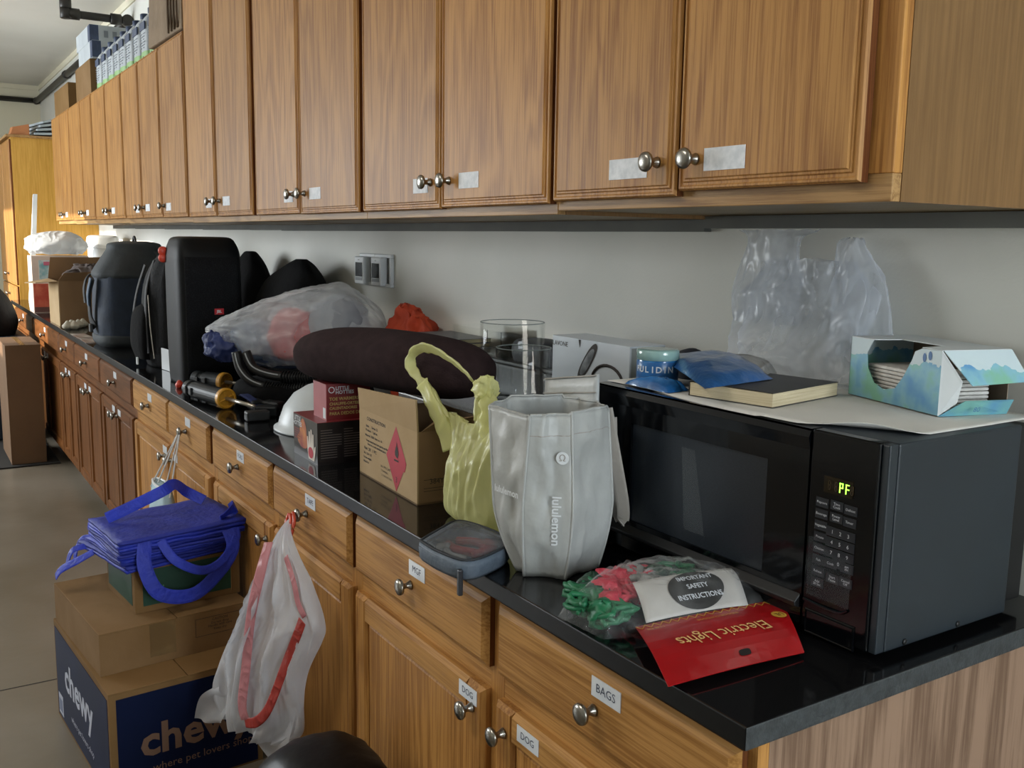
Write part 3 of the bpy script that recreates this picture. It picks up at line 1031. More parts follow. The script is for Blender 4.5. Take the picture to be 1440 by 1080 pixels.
# translucent bag hanging below the cabinet --------------------------------
M_frost = film('frosted_plastic', 'dfe4ec', 0.46, 0.2, 5, 0.35, 0.6, (1, 1, 0.5), edge=0.45)
t = thing('plastic_bag', 'translucent white plastic bag with two tall handles hanging against the wall', 'plastic bag', (0, 0, 0))
b = MB()
b.loft(soft_body([(ZM + 0.004, -0.495, -0.03, 0.148, 0.05, 2.4), (ZM + 0.035, -0.505, -0.025, 0.152, 0.058, 2.4), (ZM + 0.07, -0.51, -0.018, 0.15, 0.048, 2.2), (ZM + 0.11, -0.51, -0.012, 0.155, 0.036, 2.2), (ZM + 0.175, -0.50, -0.0, 0.14, 0.026, 2.2), (ZM + 0.225, -0.50, 0.006, 0.10, 0.02, 2.2)], 110, 12, 0.12, 8, 1.0, cr=0.016, crs=13, crz=0.7), cap=False)
b.build('bag_body', M_frost, t, smooth=True)
b = MB()
b.loft(soft_body([(ZM + 0.10, -0.598, -0.004, 0.075, 0.036, 2), (ZM + 0.16, -0.605, 0.0, 0.08, 0.03, 2), (ZM + 0.22, -0.605, 0.002, 0.073, 0.020, 2), (ZM + 0.262, -0.60, 0.006, 0.07, 0.014, 2), (ZM + 0.280, -0.592, 0.004, 0.095, 0.012, 2.2)], 90, 12, 0.10, 7, 3.0, cr=0.010, crs=16, crz=0.45), cap=False)
b.build('bag_handle', M_frost, t, smooth=True)
b = MB()
b.loft(soft_body([(ZM + 0.05, -0.385, 0.0, 0.068, 0.034, 2), (ZM + 0.13, -0.387, 0.004, 0.062, 0.026, 2), (ZM + 0.20, -0.405, 0.010, 0.048, 0.02, 2), (ZM + 0.255, -0.425, 0.016, 0.03, 0.016, 2), (ZM + 0.266, -0.427, 0.018, 0.014, 0.010, 2)], 80, 12, 0.10, 7, 6.0, cr=0.009, crs=16, crz=0.45), cap=False)
b.build('bag_handle', M_frost, t, smooth=True)

# packet of string lights ----------------------------------------------------
t = thing('string_light_packet', 'clear packet of red and green string lights with a red header card', 'string lights', (-0.25, -0.52, CT))
M_header = mat('red_header_card', 'a81419', 0.28, '9a1015', 10, coat=0.4)
M_gold = mat('gold_print', 'c89a3c', 0.45)
hc = [Vector(p) - Vector((-0.25, -0.52, 0)) for p in ((-0.262, -0.598, 0.016), (-0.110, -0.672, 0.010), (-0.098, -0.440, 0.006), (-0.222, -0.352, 0.022))]
hl, hr_, hbr, hbl = hc[0], hc[3], hc[2], hc[1]     # crease left, crease right, outer right, outer left


def card(u, v):
    # u along the crease, v from crease to the outer edge
    p = (hl * (1 - u) + hr_ * u) * (1 - v) + (hbl * (1 - u) + hbr * u) * v
    return Vector((p.x, p.y, p.z + 0.006 * math.sin(math.pi * v) + 0.002 * math.sin(math.pi * u)))


MBc = MB()
MBc.grid(card, 12, 8)
hd = MBc.build('header_card', M_header, t, solid=0.0012)


def on_card(string, u, v, size, m, bold=0.0, sx=1.0):
    """print lying upside down to the camera, as the card is turned"""
    p = card(u, v)
    r = (card(u - 0.02, v) - card(u + 0.02, v)).normalized()      # reads from right to left
    up_ = (card(u, v - 0.02) - card(u, v + 0.02)).normalized()
    n_ = r.cross(up_)
    if n_.z < 0:
        up_ = -up_
    return text(string, size, hd, p, r, up_, m, thick=0.0022, font_bold=bold, sx=sx)


on_card('Electric Lights', 0.5, 0.50, 0.034, mat('pale_gold_print', 'd9b878', 0.5), sx=0.80)
on_card('INDOOR/OUTDOOR', 0.52, 0.17, 0.0075, M_gold)
on_card('1-148-428', 0.11, 0.14, 0.007, M_gold)
b = MB()
for k in range(34):
    a0, a1 = k / 34, (k + 1) / 34
    v0, v1 = (0.0, 0.085) if k % 2 == 0 else (0.085, 0.0)
    lift = Vector((0, 0, 0.0012))
    pts = [card(a0, v0) + lift, card(a1, v1) + lift, card(a1, min(v1 + 0.03, 0.1)) + lift, card(a0, min(v0 + 0.03, 0.1)) + lift]
    b.add(pts, [(0, 1, 2, 3)])
b.build('zigzag_border', M_gold, hd)
b = MB()
p = card(0.93, 0.36)
ring = [p + Vector((0.011 * math.cos(a * math.pi / 12), 0.011 * math.sin(a * math.pi / 12), 0.0016)) for a in range(24)]
b.add(ring, [tuple(range(24))])
b.build('round_badge', M_gold, hd)
on_card('UL', 0.93, 0.36, 0.012, mat('dark_print', '2a1208', 0.5))
b = MB()
ring = []
for k in range(20):
    a = 2 * math.pi * k / 20
    du = 0.042 * math.copysign(abs(math.cos(a)) ** 0.6, math.cos(a))
    dv = 0.045 * math.copysign(abs(math.sin(a)) ** 0.6, math.sin(a))
    ring.append(card(0.58 + du, 0.84 + dv) + Vector((0, 0, 0.0014)))
b.add(ring, [tuple(range(20))])
b.build('hang_slot', M_dark, hd)
# contents, seen through the bag
rnd = random.Random(3)
cols = [mat('red_bulb_cord', 'b3223a', 0.5, 'c23c4e', 30, bump=0.3), mat('green_cord', '15603f', 0.5, '1c7048', 30, bump=0.3), mat('dark_green_cord', '1d3a2b', 0.5, '22463a', 30, bump=0.3), mat('pale_net', '8d8f8c', 0.5, '7a7d7a', 30)]
spots = [(-0.095, -0.100, 1), (-0.13, -0.075, 1), (-0.12, -0.035, 0), (-0.09, -0.06, 0), (-0.148, 0.0, 0), (-0.055, -0.09, 1), (-0.10, 0.03, 3), (-0.145, 0.05, 0), (-0.11, 0.075, 2), (-0.085, 0.105, 2), (-0.13, 0.10, 1), (-0.105, 0.0, 0), (-0.12, -0.055, 2), (-0.14, 0.03, 3)]
for x, y, c in spots:
    pts = []
    for k in range(34):
        pts.append((x + 0.024 * math.sin(k * 1.9 + x * 40) + rnd.uniform(-.006, .006), y + 0.024 * math.cos(k * 1.45 + y * 30) + rnd.uniform(-.006, .006), 0.010 + 0.024 * abs(math.sin(k * 0.8 + x * 70)) + rnd.uniform(0, 0.006)))
    b = MB().tube(catmull(pts, 3), 0.0042 if c != 3 else 0.006, 6)
    b.build('light_cord' if c != 3 else 'packing_net', cols[c], t, smooth=True)
for k, (x, y, c, r_) in enumerate(((-0.115, -0.045, 0, 0.034), (-0.075, -0.075, 0, 0.026), (-0.10, -0.085, 1, 0.03), (-0.06, -0.10, 1, 0.022), (-0.145, 0.0, 0, 0.03), (-0.13, 0.06, 2, 0.03), (-0.09, 0.09, 1, 0.03), (-0.10, 0.02, 3, 0.03), (-0.155, -0.045, 2, 0.024))):
    b = MB().loft(soft_body([(0.004, 0, 0, r_ * .6, r_ * .6, 2), (0.018, 0, 0, r_, r_ * .9, 2), (0.034, 0, 0, r_ * .85, r_ * .75, 2), (0.046, 0, 0, r_ * .3, r_ * .3, 2)], 30, 6, 0.3, 6, k, cr=0.008, crs=34))
    b.build('bulb_bundle', cols[c], t, smooth=True, loc=(x, y, 0))
bag = [(-0.118, -0.135), (-0.02, -0.128), (0.0, -0.075), (0.032, 0.165), (-0.03, 0.185), (-0.14, 0.145), (-0.185, 0.02), (-0.165, -0.06)]


def bagpt(u, v):
    k = u * len(bag)
    i = int(k) % len(bag)
    f_ = k - int(k)
    a_, c_ = Vector((*bag[i], 0)), Vector((*bag[(i + 1) % len(bag)], 0))
    rim = a_.lerp(c_, f_)
    ctr = Vector((-0.075, 0.02, 0))
    p = rim.lerp(ctr, v)
    zz = 0.006 + 0.058 * (1 - (1 - v) ** 3) ** 0.8 + (0.006 * nz3((p.x, p.y, v), 28, 1) + 0.007 * ridge((p.x, p.y, 0), 22, 2)) * min(1, v * 3)
    return (p.x, p.y, max(zz, 0.003))


MB().grid(bagpt, 120, 24).build('clear_bag', film('clear_wrapper', 'd9dcde', 0.16, 0.08, 11, 0.5, 0.3, edge=0.25), t, smooth=True)
# warning leaflet rolled over the contents
la = [Vector(p) for p in ((-0.010, -0.060, 0.022), (0.022, 0.108, 0.026), (-0.042, 0.140, 0.058), (-0.078, -0.030, 0.054))]


def leaf(u, v):
    p = (la[0] * (1 - u) + la[1] * u) * (1 - v) + (la[3] * (1 - u) + la[2] * u) * v
    return Vector((p.x, p.y, p.z + 0.006 * math.sin(math.pi * v) - 0.003 * (2 * u - 1) ** 2))


lf = MB().grid(leaf, 14, 12).build('safety_leaflet', mat('leaflet_paper', 'b9b7b3', 0.5, 'adaaa6', 20), t, solid=0.0006, smooth=True)
b = MB()


def discpt(u, v, lift=0.0016):
    return leaf(u, v) + Vector((0, 0, lift))


ring = [discpt(0.55 + 0.27 * math.cos(2 * math.pi * k / 32), 0.50 + 0.48 * math.sin(2 * math.pi * k / 32)) for k in range(32)]
cen = discpt(0.55, 0.5, 0.0022)
mid = [discpt(0.55 + 0.15 * math.cos(2 * math.pi * k / 32), 0.50 + 0.28 * math.sin(2 * math.pi * k / 32), 0.002) for k in range(32)]
b.add([cen] + mid + ring, [(0, 1 + k, 1 + (k + 1) % 32) for k in range(32)] + [(1 + k, 33 + k, 33 + (k + 1) % 32, 1 + (k + 1) % 32) for k in range(32)])
b.build('black_disc', mat('black_disc_print', '14130f', 0.5), lf)
for s, v in (('IMPORTANT', 0.70), ('SAFETY', 0.48), ('INSTRUCTIONS', 0.26)):
    r = (leaf(0.57, v) - leaf(0.53, v)).normalized()
    up_ = (leaf(0.55, v + 0.03) - leaf(0.55, v - 0.03)).normalized()
    text(s, 0.0125, lf, leaf(0.55, v), r, up_, M_print, thick=0.0058, font_bold=0.0002, sx=0.85)
# ------------------------------------------------------------------ tote bags
M_tote = mat('grey_coated_fabric', 'aeb0ae', 0.45, 'a2a4a2', 12, bump=0.25, bscale=26)
M_tote2 = mat('warm_grey_coated_fabric', '9d9891', 0.5, '938e87', 12, bump=0.25, bscale=26)
M_toteback = mat('white_coated_fabric', 'bdc0c0', 0.45, 'afb2b2', 16, bump=0.3, bscale=34)
M_totetxt = mat('silver_print', 'd5d9dc', 0.3)
t = thing('tote_bag', 'grey shopping tote standing open beside the microwave, lettered down its side', 'tote bag', (-0.58, -0.52, CT))
O = Vector((-0.58, -0.52, 0))
bot = [(-.547, -.597), (-.499, -.548), (-.522, -.464), (-.572, -.440), (-.615, -.458), (-.628, -.530), (-.575, -.592)]
mid = [(-.542, -.606), (-.486, -.545), (-.510, -.446), (-.585, -.410), (-.655, -.445), (-.682, -.545), (-.622, -.612)]
top = [(-.531, -.602), (-.503, -.540), (-.530, -.445), (-.592, -.420), (-.657, -.450), (-.690, -.545), (-.648, -.606)]


NT = 14


def tote_ring(f):
    if f < 0.45:
        k = f / 0.45
        k = 1 - (1 - k) ** 1.7
        P = [Vector((*a, 0)).lerp(Vector((*c, 0)), k) for a, c in zip(bot, mid)]
    else:
        k = (f - 0.45) / 0.55
        P = [Vector((*a, 0)).lerp(Vector((*c, 0)), k) for a, c in zip(mid, top)]
    z = 0.002 + f * 0.272
    out = []
    for i, p in enumerate(P):
        q = P[(i + 1) % len(P)]
        for j in range(NT):
            r = p.lerp(q, j / NT)
            w = 0.0 if j == 0 else math.sin(math.pi * j / NT) * (0.010 * (nz3((i * 2.1, f * 3.2, j * 1.5 / NT), 1.2, 2) - 0.25) + 0.006 * (ridge((i * 1.7 + j * 1.0 / NT, f * 1.6, 0.5 * j / NT), 1.9, 3) - 0.5))
            n_ = (q - p).normalized().cross(Vector((0, 0, 1)))
            r = r + n_ * w
            out.append((r.x - O.x, r.y - O.y, z + 0.004 * math.sin(i * 2.0) * f))
    return out


R = [tote_ring(k / 32) for k in range(33)]
b = MB()
b.loft(R, cap=False)
b.add(R[0], [tuple(reversed(range(len(R[0]))))])
body = b.build('bag_body', M_tote, t, smooth=False, solid=0.0018)
body.data.polygons.foreach_set('use_smooth', [True] * len(body.data.polygons))
for idx in (0, 1, 2, 6):
    pts = [Vector(R[k][idx * NT]) for k in range(33)]
    MB().tube(pts, 0.0028, 6).build('seam', M_tote, t, smooth=True)
MB().tube([Vector(p) + Vector((0, 0, 0.0)) for p in R[32] + [R[32][0]]], 0.0022, 5, cap=False).build('top_hem', M_tote, t)
MB().tube([Vector(p) for p in R[28][0:2 * NT + 1]], 0.0012, 5).build('hem_stitching', M_tote2, t)
# hanging strap
pts = catmull([(0.045, 0.075, 0.272), (0.056, 0.085, 0.20), (0.066, 0.100, 0.11), (0.055, 0.108, 0.075), (0.03, 0.108, 0.12), (0.02, 0.105, 0.25)], 6)
MB().tube(pts, 1.0, 8, flat=(0.011, 0.0016), up=(1, -1, 0)).build('strap', M_tote2, t)


def tote_txt(string, a, c, k, z, size, vertical=False, name='lettering'):
    pa, pc = Vector((*a, 0)) - O, Vector((*c, 0)) - O
    pa.z = pc.z = 0
    d = (pc - pa).normalized()
    n_ = d.cross(Vector((0, 0, 1)))
    p = pa.lerp(pc, k) + n_ * 0.0035
    p.z = z
    if vertical:
        return text(string, size, t, p, (0, 0, -1), d, M_totetxt, name, font_bold=0.0004)
    return text(string, size, t, p, d, (0, 0, 1), M_totetxt, name, font_bold=0.0004)


tote_txt('lululemon', (-.5435, -.606), (-.4885, -.547), 0.70, 0.102, 0.021, True)
tote_txt('lululemon', (-.622, -.614), (-.545, -.608), 0.56, 0.140, 0.0165)
n_ = (Vector((-.4885, -.547, 0)) - Vector((-.5435, -.606, 0))).normalized()
b = MB()
nn = n_.cross(Vector((0, 0, 1)))
cpt = Vector((-.536, -.605, 0)).lerp(Vector((-.496, -.545, 0)), 0.82) - O + nn * 0.003
cpt.z = 0.205
ring = [cpt + n_ * (0.0105 * math.cos(a * math.pi / 12)) + Vector((0, 0, 0.0105 * math.sin(a * math.pi / 12))) for a in range(24)]
b.add(ring, [tuple(range(24))])
b.build('round_emblem', M_totetxt, t)
text('\u03a9', 0.015, t, cpt, n_, (0, 0, 1), M_tote2, thick=0.001)

# folded tote behind: a panel with a stitched hem
t = thing('folded_tote', 'pale folded tote bag standing upright behind the grey tote', 'tote bag', (-0.69, -0.40, CT))


def fpanel(u, v):
    return (-0.088 + 0.176 * u + 0.004 * nz3((u, v, 0), 4), 0.010 * nz3((u, v, 3), 2.5) - 0.012 * u, 0.001 + (0.288 + 0.030 * u) * v)


MB().grid(fpanel, 12, 14).build('panel', M_toteback, t, solid=0.006, smooth=True)
for v in (0.995, 0.90):
    MB().tube([Vector(fpanel(u / 12, v)) + Vector((0, -0.0045, 0)) for u in range(13)], 0.0014, 5).build('hem', M_tote2, t)

# ------------------------------------------------------------------ mesh pouch
t = thing('mesh_pouch', 'grey zipped mesh pouch with red things inside, at the counter edge', 'pouch', (-0.67, -0.645, CT))
O = Vector((-0.67, -0.645, 0))
poly = [(-.705, -.708), (-.640, -.708), (-.575, -.690), (-.588, -.63), (-.628, -.575), (-.70, -.570), (-.775, -.592), (-.745, -.65)]
pc = [catmull([(*p, 0) for p in poly + poly[:1]], 5)][0][:-1]
M_poly = mat('slate_nylon', '5e6a78', 0.6, '525e6b', 30, bump=0.2, bscale=120)
M_poch = film('grey_mesh_film', '8c9094', 0.36, 0.3, 12, 0.4, 0.7, edge=0.3)
b = MB()
b.loft([[(p.x - O.x, p.y - O.y, z) for p in (pc if s_ is None else [Vector((O.x, O.y, 0)).lerp(q, s_) for q in pc])] for z, s_ in ((0.001, 0.94), (0.008, 1.0), (0.024, 1.02), (0.034, 1.0))], cap=False)
b.build('side_band', M_poly, t, smooth=True, solid=0.002)
rings = []
for k in range(8):
    s_ = 1.0 - 0.14 * k if k < 7 else 0.02
    rings.append([((Vector((O.x, O.y, 0)).lerp(q, s_)).x - O.x, (Vector((O.x, O.y, 0)).lerp(q, s_)).y - O.y, 0.034 + 0.024 * (1 - s_ ** 2) + 0.004 * nz3((q.x * 14, q.y * 14, s_), 1.6) * (1 - s_)) for q in pc])
MB().loft(rings, cap=True).build('mesh_top', M_poch, t, smooth=True)
for z in (0.036, 0.026):
    MB().tube([(p.x - O.x, p.y - O.y, z) for p in pc + pc[:1]], 0.0024, 5, cap=False).build('piping', mat('dark_piping', '23272d', 0.7), t, smooth=True)
MB().loft([[(q.x * k_ - O.x * k_, q.y * k_ - O.y * k_, 0.002) for q in pc] for k_ in (0.97, 0.02)], cap=False).build('base_panel', M_poly, t)
MB().box(0.088, 0.097, -0.060, -0.052, -0.022, 0.022).build('zip_pull', mat('zip_metal', '3a3d42', 0.4, metal=0.6), t, bevel=0.002)
M_redthing = mat('red_plastic', 'a3202a', 0.4)
for pts in ([(-0.05, 0.02, 0.018), (-0.01, 0.035, 0.024), (0.03, 0.03, 0.024), (0.04, 0.0, 0.020)], [(0.0, 0.05, 0.024), (0.03, 0.045, 0.026), (0.045, 0.015, 0.024)], [(-0.04, -0.005, 0.018), (0.0, -0.012, 0.022), (0.03, 0.01, 0.02)]):
    MB().tube(catmull(pts, 5), 0.008, 7).build('red_strap', M_redthing, t, smooth=True)
for pts in ([(0.0, -0.03, 0.022), (0.03, -0.038, 0.024), (0.05, -0.02, 0.02)], [(-0.03, -0.03, 0.020), (-0.01, -0.02, 0.026)]):
    MB().tube(catmull(pts, 5), 0.007, 6).build('grey_clip', mat('clip_grey', '8e8f90', 0.5), t, smooth=True)

# ------------------------------------------------------------------ yellow bag
M_yel = film('yellow_green_film', 'efefb0', 0.74, 0.28, 12, 0.4, 0.88, (1, 1, 0.4), edge=0.3)
t = thing('carrier_bag', 'crinkled yellow-green plastic carrier bag with looped handles', 'plastic bag', (-0.86, -0.50, CT))
YL = [(-.925, .002), (-.950, .02), (-.942, .07), (-.947, .12), (-.962, .165), (-.992, .198)]
YR = [(-.765, .002), (-.750, .03), (-.756, .10), (-.757, .16), (-.747, .215), (-.737, .255)]
KL, KR = catmull([(x, 0, z) for x, z in YL], 10), catmull([(x, 0, z) for x, z in YR], 10)
rings = []
for q, (pl, pr) in enumerate(zip(KL, KR)):
    tt = q / (len(KL) - 1)
    w = 0.034 + 0.022 * math.sin(math.pi * min(1, tt * 1.25 + 0.1)) - 0.036 * max(0, tt - 0.55) / 0.45
    ring = []
    for j in range(110):
        a = 2 * math.pi * j / 110
        u = 0.5 - 0.5 * math.cos(a)
        p = pl.lerp(pr, u)
        sgn = math.sin(a)
        dip = -0.034 * tt ** 6 * math.exp(-((u - 0.40) / 0.2) ** 2) + 0.018 * tt ** 8 * math.exp(-((u - 0.53) / 0.05) ** 2)
        cz = 0.007 * (ridge((u * 1.3 + 0.2 * sgn, p.z * 1.6, sgn * 0.3), 5.0, 3.0) - 0.55) * min(1, 0.25 + tt * 2) + 0.004 * math.sin(u * 38 + 4 * nz3((u, tt, 0), 3)) * (0.3 + tt)
        off = -math.copysign(abs(sgn) ** 0.75, sgn) * (w + cz)
        ring.append((p.x + 0.86, off, p.z + dip))
    rings.append(ring)
b = MB().loft(rings, cap=False)
b.add(rings[0], [tuple(range(110))])
b.build('bag_body', M_yel, t, smooth=True)


def ribbon(pts, w, name, parent, m, k=8, twist=0.0, wr=0.3, seed=0.0, thin=0.18):
    """gathered strip of film: flat, twisting, uneven in width"""
    P = catmull(pts, k)
    rings = []
    for i, p in enumerate(P):
        d = (P[min(i + 1, len(P) - 1)] - P[max(i - 1, 0)]).normalized()
        s_ = d.cross(Vector((0.6, -0.8, 0.1))).normalized()
        q = d.cross(s_).normalized()
        a0 = twist * i / len(P)
        A_, B_ = s_ * math.cos(a0) + q * math.sin(a0), q * math.cos(a0) - s_ * math.sin(a0)
        ww = w * (1 + wr * nz3((i * 0.3, seed, 0), 1.0, seed))
        ring = []
        for j in range(16):
            a = 2 * math.pi * j / 16
            rr = 1 + 0.22 * nz3((math.cos(a) * 2, math.sin(a) * 2, i * 0.22), 1.3, seed)
            ring.append(p + A_ * (ww * math.cos(a) * rr) + B_ * (ww * thin * math.sin(a) * rr + 0.25 * ww * thin * math.sin(3 * a)))
        rings.append(ring)
    return MB().loft(rings).build(name, m, parent, smooth=True)


ribbon([(-0.100, -0.012, 0.165), (-0.135, -0.012, 0.200), (-0.185, -0.012, 0.232), (-0.245, -0.014, 0.262), (-0.270, -0.014, 0.288), (-0.245, -0.01, 0.315), (-0.195, -0.004, 0.322), (-0.130, 0.0, 0.310), (-0.07, 0.002, 0.292), (-0.03, 0.002, 0.275)], 0.0125, 'bag_handle', t, M_yel, twist=1.2, wr=0.45, seed=1, thin=0.22)
ribbon([(-0.085, -0.018, 0.13), (-0.115, -0.018, 0.172), (-0.165, -0.016, 0.212), (-0.215, -0.014, 0.246)], 0.016, 'handle_base', t, M_yel, wr=0.3, seed=4, thin=0.3)
b = MB()
b.loft(soft_body([(0.242, 0.022, 0.004, 0.008, 0.008, 2), (0.250, 0.02, 0.004, 0.024, 0.018, 2), (0.264, 0.016, 0.004, 0.030, 0.020, 2), (0.280, 0.018, 0.004, 0.024, 0.017, 2), (0.290, 0.022, 0.004, 0.010, 0.008, 2), (0.293, 0.022, 0.004, 0.003, 0.003, 2)], 44, 7, 0.25, 9, 7.0, cr=0.006, crs=60))
b.build('knot', M_yel, t, smooth=True)
ribbon([(0.03, -0.004, 0.262), (0.045, -0.008, 0.238), (0.052, -0.012, 0.205), (0.06, -0.014, 0.17)], 0.016, 'handle_base', t, M_yel, wr=0.4, seed=9, thin=0.25)
ribbon([(0.02, -0.002, 0.262), (0.005, -0.004, 0.235), (0.012, -0.008, 0.205)], 0.010, 'handle_base', t, M_yel, wr=0.4, seed=12, thin=0.25)

# ------------------------------------------------------------------ cardboard box with flammable diamond
M_card = mat('brown_cardboard', 'b39b79', 0.8, 'a88f6b', 6, bump=0.08, bscale=50, spec=0.15)
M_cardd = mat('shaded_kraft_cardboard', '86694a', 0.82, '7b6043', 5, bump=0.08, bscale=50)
M_cardin = mat('cardboard_inside', '6d563c', 0.85, '644f37', 8)
M_blackink = mat('black_print', '2a2320', 0.7)
M_redprint = mat('red_diamond_print', 'b32a3a', 0.6, 'a82435', 20)
t = thing('cardboard_box', 'open cardboard box with a red flammable diamond printed on it', 'box', (-1.015, -0.556, CT), math.radians(-2.5))
Lx, Dy, Hz, th = 0.325, 0.20, 0.155, 0.004
MB().box(-Lx, 0, 0, th, 0.001, Hz).build('front_wall', M_card, t)
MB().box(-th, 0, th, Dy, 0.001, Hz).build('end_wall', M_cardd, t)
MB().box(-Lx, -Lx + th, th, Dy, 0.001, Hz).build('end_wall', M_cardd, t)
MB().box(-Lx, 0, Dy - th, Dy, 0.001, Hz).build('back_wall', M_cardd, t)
MB().box(-Lx, 0, 0, Dy, 0.0, 0.004).build('base_panel', M_cardin, t)
b = MB()
b.hexa([(-Lx, 0, Hz), (0, 0, Hz), (0, th, Hz), (-Lx, th, Hz), (-Lx, -0.004, Hz + 0.048), (0.012, -0.010, Hz + 0.070), (0.012, -0.006, Hz + 0.070), (-Lx, 0.0, Hz + 0.048)])
b.build('front_flap', M_card, t)
b = MB()
b.hexa([(-th, 0.01, Hz), (0, 0.01, Hz), (0, Dy, Hz), (-th, Dy, Hz), (0.014, 0.03, Hz + 0.022), (0.018, 0.03, Hz + 0.020), (0.016, Dy - 0.02, Hz + 0.03), (0.012, Dy - 0.02, Hz + 0.03)])
b.build('end_flap', M_cardd, t)
b = MB()
cx, cz, rw, rh = -0.108, 0.077, 0.054, 0.072
b.add([(cx - rw, 0, cz), (cx, 0, cz - rh), (cx + rw * .72, 0, cz - rh * .28), (cx + rw * .86, 0, cz - .02), (cx + rw, 0, cz), (cx, 0, cz + rh)], [(0, 1, 2, 3, 4, 5)])
b.v = [(x, -0.0006, z) for x, y, z in b.v]
dia = b.build('hazard_diamond', M_redprint, t)
fl = [(0, 0), (.25, -.02), (.42, .2), (.40, .42), (.30, .55), (.30, .75), (.18, .62), (.12, .9), (.02, 1.05), (.0, .8), (-.10, .62), (-.16, .75), (-.22, .5), (-.34, .38), (-.32, .12)]
MB().add([(cx + 0.003 + x * 0.024, -0.0012, cz + 0.004 + z * 0.034) for x, z in fl], [tuple(range(len(fl)))]).build('flame_symbol', M_blackink, dia)
MB().add([(cx - 0.010, -0.0012, cz - 0.005), (cx + 0.014, -0.0012, cz - 0.005), (cx + 0.014, -0.0012, cz - 0.001), (cx - 0.010, -0.0012, cz - 0.001)], [(0, 1, 2, 3)]).build('flame_bar', M_blackink, dia)
text('3', 0.018, dia, (cx + 0.002, -0.0008, cz - 0.046), (1, 0, 0), (0, 0, 1), M_blackink)
rnd = random.Random(5)
lines = [('CONSTRUCTION', .138, .010, -0.235), ('Item      Series 22', .121, .007, -0.26), ('Product   1 gal ea', .111, .007, -0.262), ('Material  2200  Item no. 10', .099, .0065, -0.25), ('Keep away from heat sparks and flame', .087, .0062, -0.225), ('Store in a cool ventilated place', .079, .0062, -0.232), ('Net  28   1 PC', .067, .009, -0.27), ('No. 2201 GT', .055, .0065, -0.285), ('Gross weight', .045, .0065, -0.288), ('Made for', .035, .0065, -0.295)]
for s, z, sz, x in lines:
    text(s, sz * 1.12, t, (x + 0.012, 0, z), (1, 0, 0), (0, 0, 1), M_blackink, sx=1.25, font_bold=0.0002)
text('UN 1993 CLASS 3', .0075, t, (-0.165, 0, 0.044), (1, 0, 0), (0, 0, 1), M_blackink, sx=1.1)
text('\u25a1 FLAMMABLE', .006, t, (-0.175, 0, 0.034), (1, 0, 0), (0, 0, 1), M_blackink)
text('\u25a1 CORROSIVE LIQUID', .006, t, (-0.162, 0, 0.024), (1, 0, 0), (0, 0, 1), M_blackink)
for s, y, z, sz in (('384Y', 0.045, 0.048, 0.016), ('UN 1993', 0.085, 0.036, 0.010), ('GG', 0.075, 0.02, 0.014)):
    text(s, sz, t, (0, y, z), (0, 1, 0), (0, 0, 1), M_blackink)
for z in (0.028, 0.034, 0.052):
    MB().add([(0.0005, 0.015, z), (0.0005, 0.12, z), (0.0005, 0.12, z + 0.001), (0.0005, 0.015, z + 0.001)], [(0, 1, 2, 3)]).build('printed_rule', M_blackink, t)

# ------------------------------------------------------------------ warmer cartons
M_wblack = mat('black_carton_print', '151011', 0.35, '1c1415', 20, coat=0.3)
M_wred = mat('dark_red_carton', '7a1d22', 0.4, '6b171c', 12, coat=0.2)
M_wpink = mat('light_red_carton', 'a5545a', 0.45, '96454c', 12)
M_wgold = mat('gold_carton_print', 'b09a5c', 0.5)
M_worange = mat('orange_flame_print', 'c07426', 0.5, '8c2a1a', 24)


def carton(name, label, loc, rz, lx, dy, h, mats6):
    """box carton with each face its own panel; mats: front(-y), side(+x), top"""
    t = thing(name, label, 'box', loc, rz)
    th = 0.0012
    MB().box(-lx, 0, 0, th, 0, h).build('front_panel', mats6[0], t)
    MB().box(-th, 0, th, dy, 0, h).build('side_panel', mats6[1], t)
    MB().box(-lx, -lx + th, th, dy, 0, h).build('side_panel', mats6[1], t)
    MB().box(-lx + th, -th, dy - th, dy, 0, h).build('back_panel', mats6[0], t)
    MB().box(-lx + th, -th, th, dy - th, 0, th).build('base_panel', mats6[1], t)
    MB().box(-lx, 0, 0, dy, h, h + th).build('lid', mats6[2], t)
    return t


t = carton('warmer_carton', 'black and red hand warmer carton with a glowing hand, beneath the red one', (-1.45, -0.604, CT), math.radians(-1), 0.172, 0.125, 0.104, (M_wblack, M_wblack, M_wred))
# flame, hand and lettering on the front
ys = -0.0006
b = MB()
b.add([(-0.10 + 0.05 * math.cos(a) * (1 if math.sin(a) < 0 else 0.5), ys, 0.062 + 0.038 * math.sin(a)) for a in [k * math.pi / 8 for k in range(16)]], [tuple(range(16))])
b.build('flame_print', M_worange, t)
hand = [(-.060, .006), (-.020, .006), (-.012, .03), (-.010, .045), (-.018, .042), (-.022, .032), (-.024, .072), (-.031, .072), (-.033, .04), (-.037, .082), (-.044, .082), (-.046, .04), (-.050, .076), (-.057, .075), (-.058, .038), (-.064, .062), (-.070, .06), (-.068, .03)]
MB().add([(x, ys - 0.0006, z) for x, z in hand], [tuple(range(len(hand)))]).build('hand_print', mat('pale_hand_print', 'd3c9bf', 0.5), t)
MB().add([(-0.043 + 0.018 * math.cos(k * math.pi / 8), ys - 0.0012, 0.024 + 0.014 * math.sin(k * math.pi / 8)) for k in range(16)], [tuple(range(16))]).build('palm_glow_print', M_redprint, t)
text('LITTLE\nHOTTIES', 0.016, t, (-0.14, ys, 0.088), (1, 0, 0), (0, 0, 1), M_print, font_bold=0.0004)
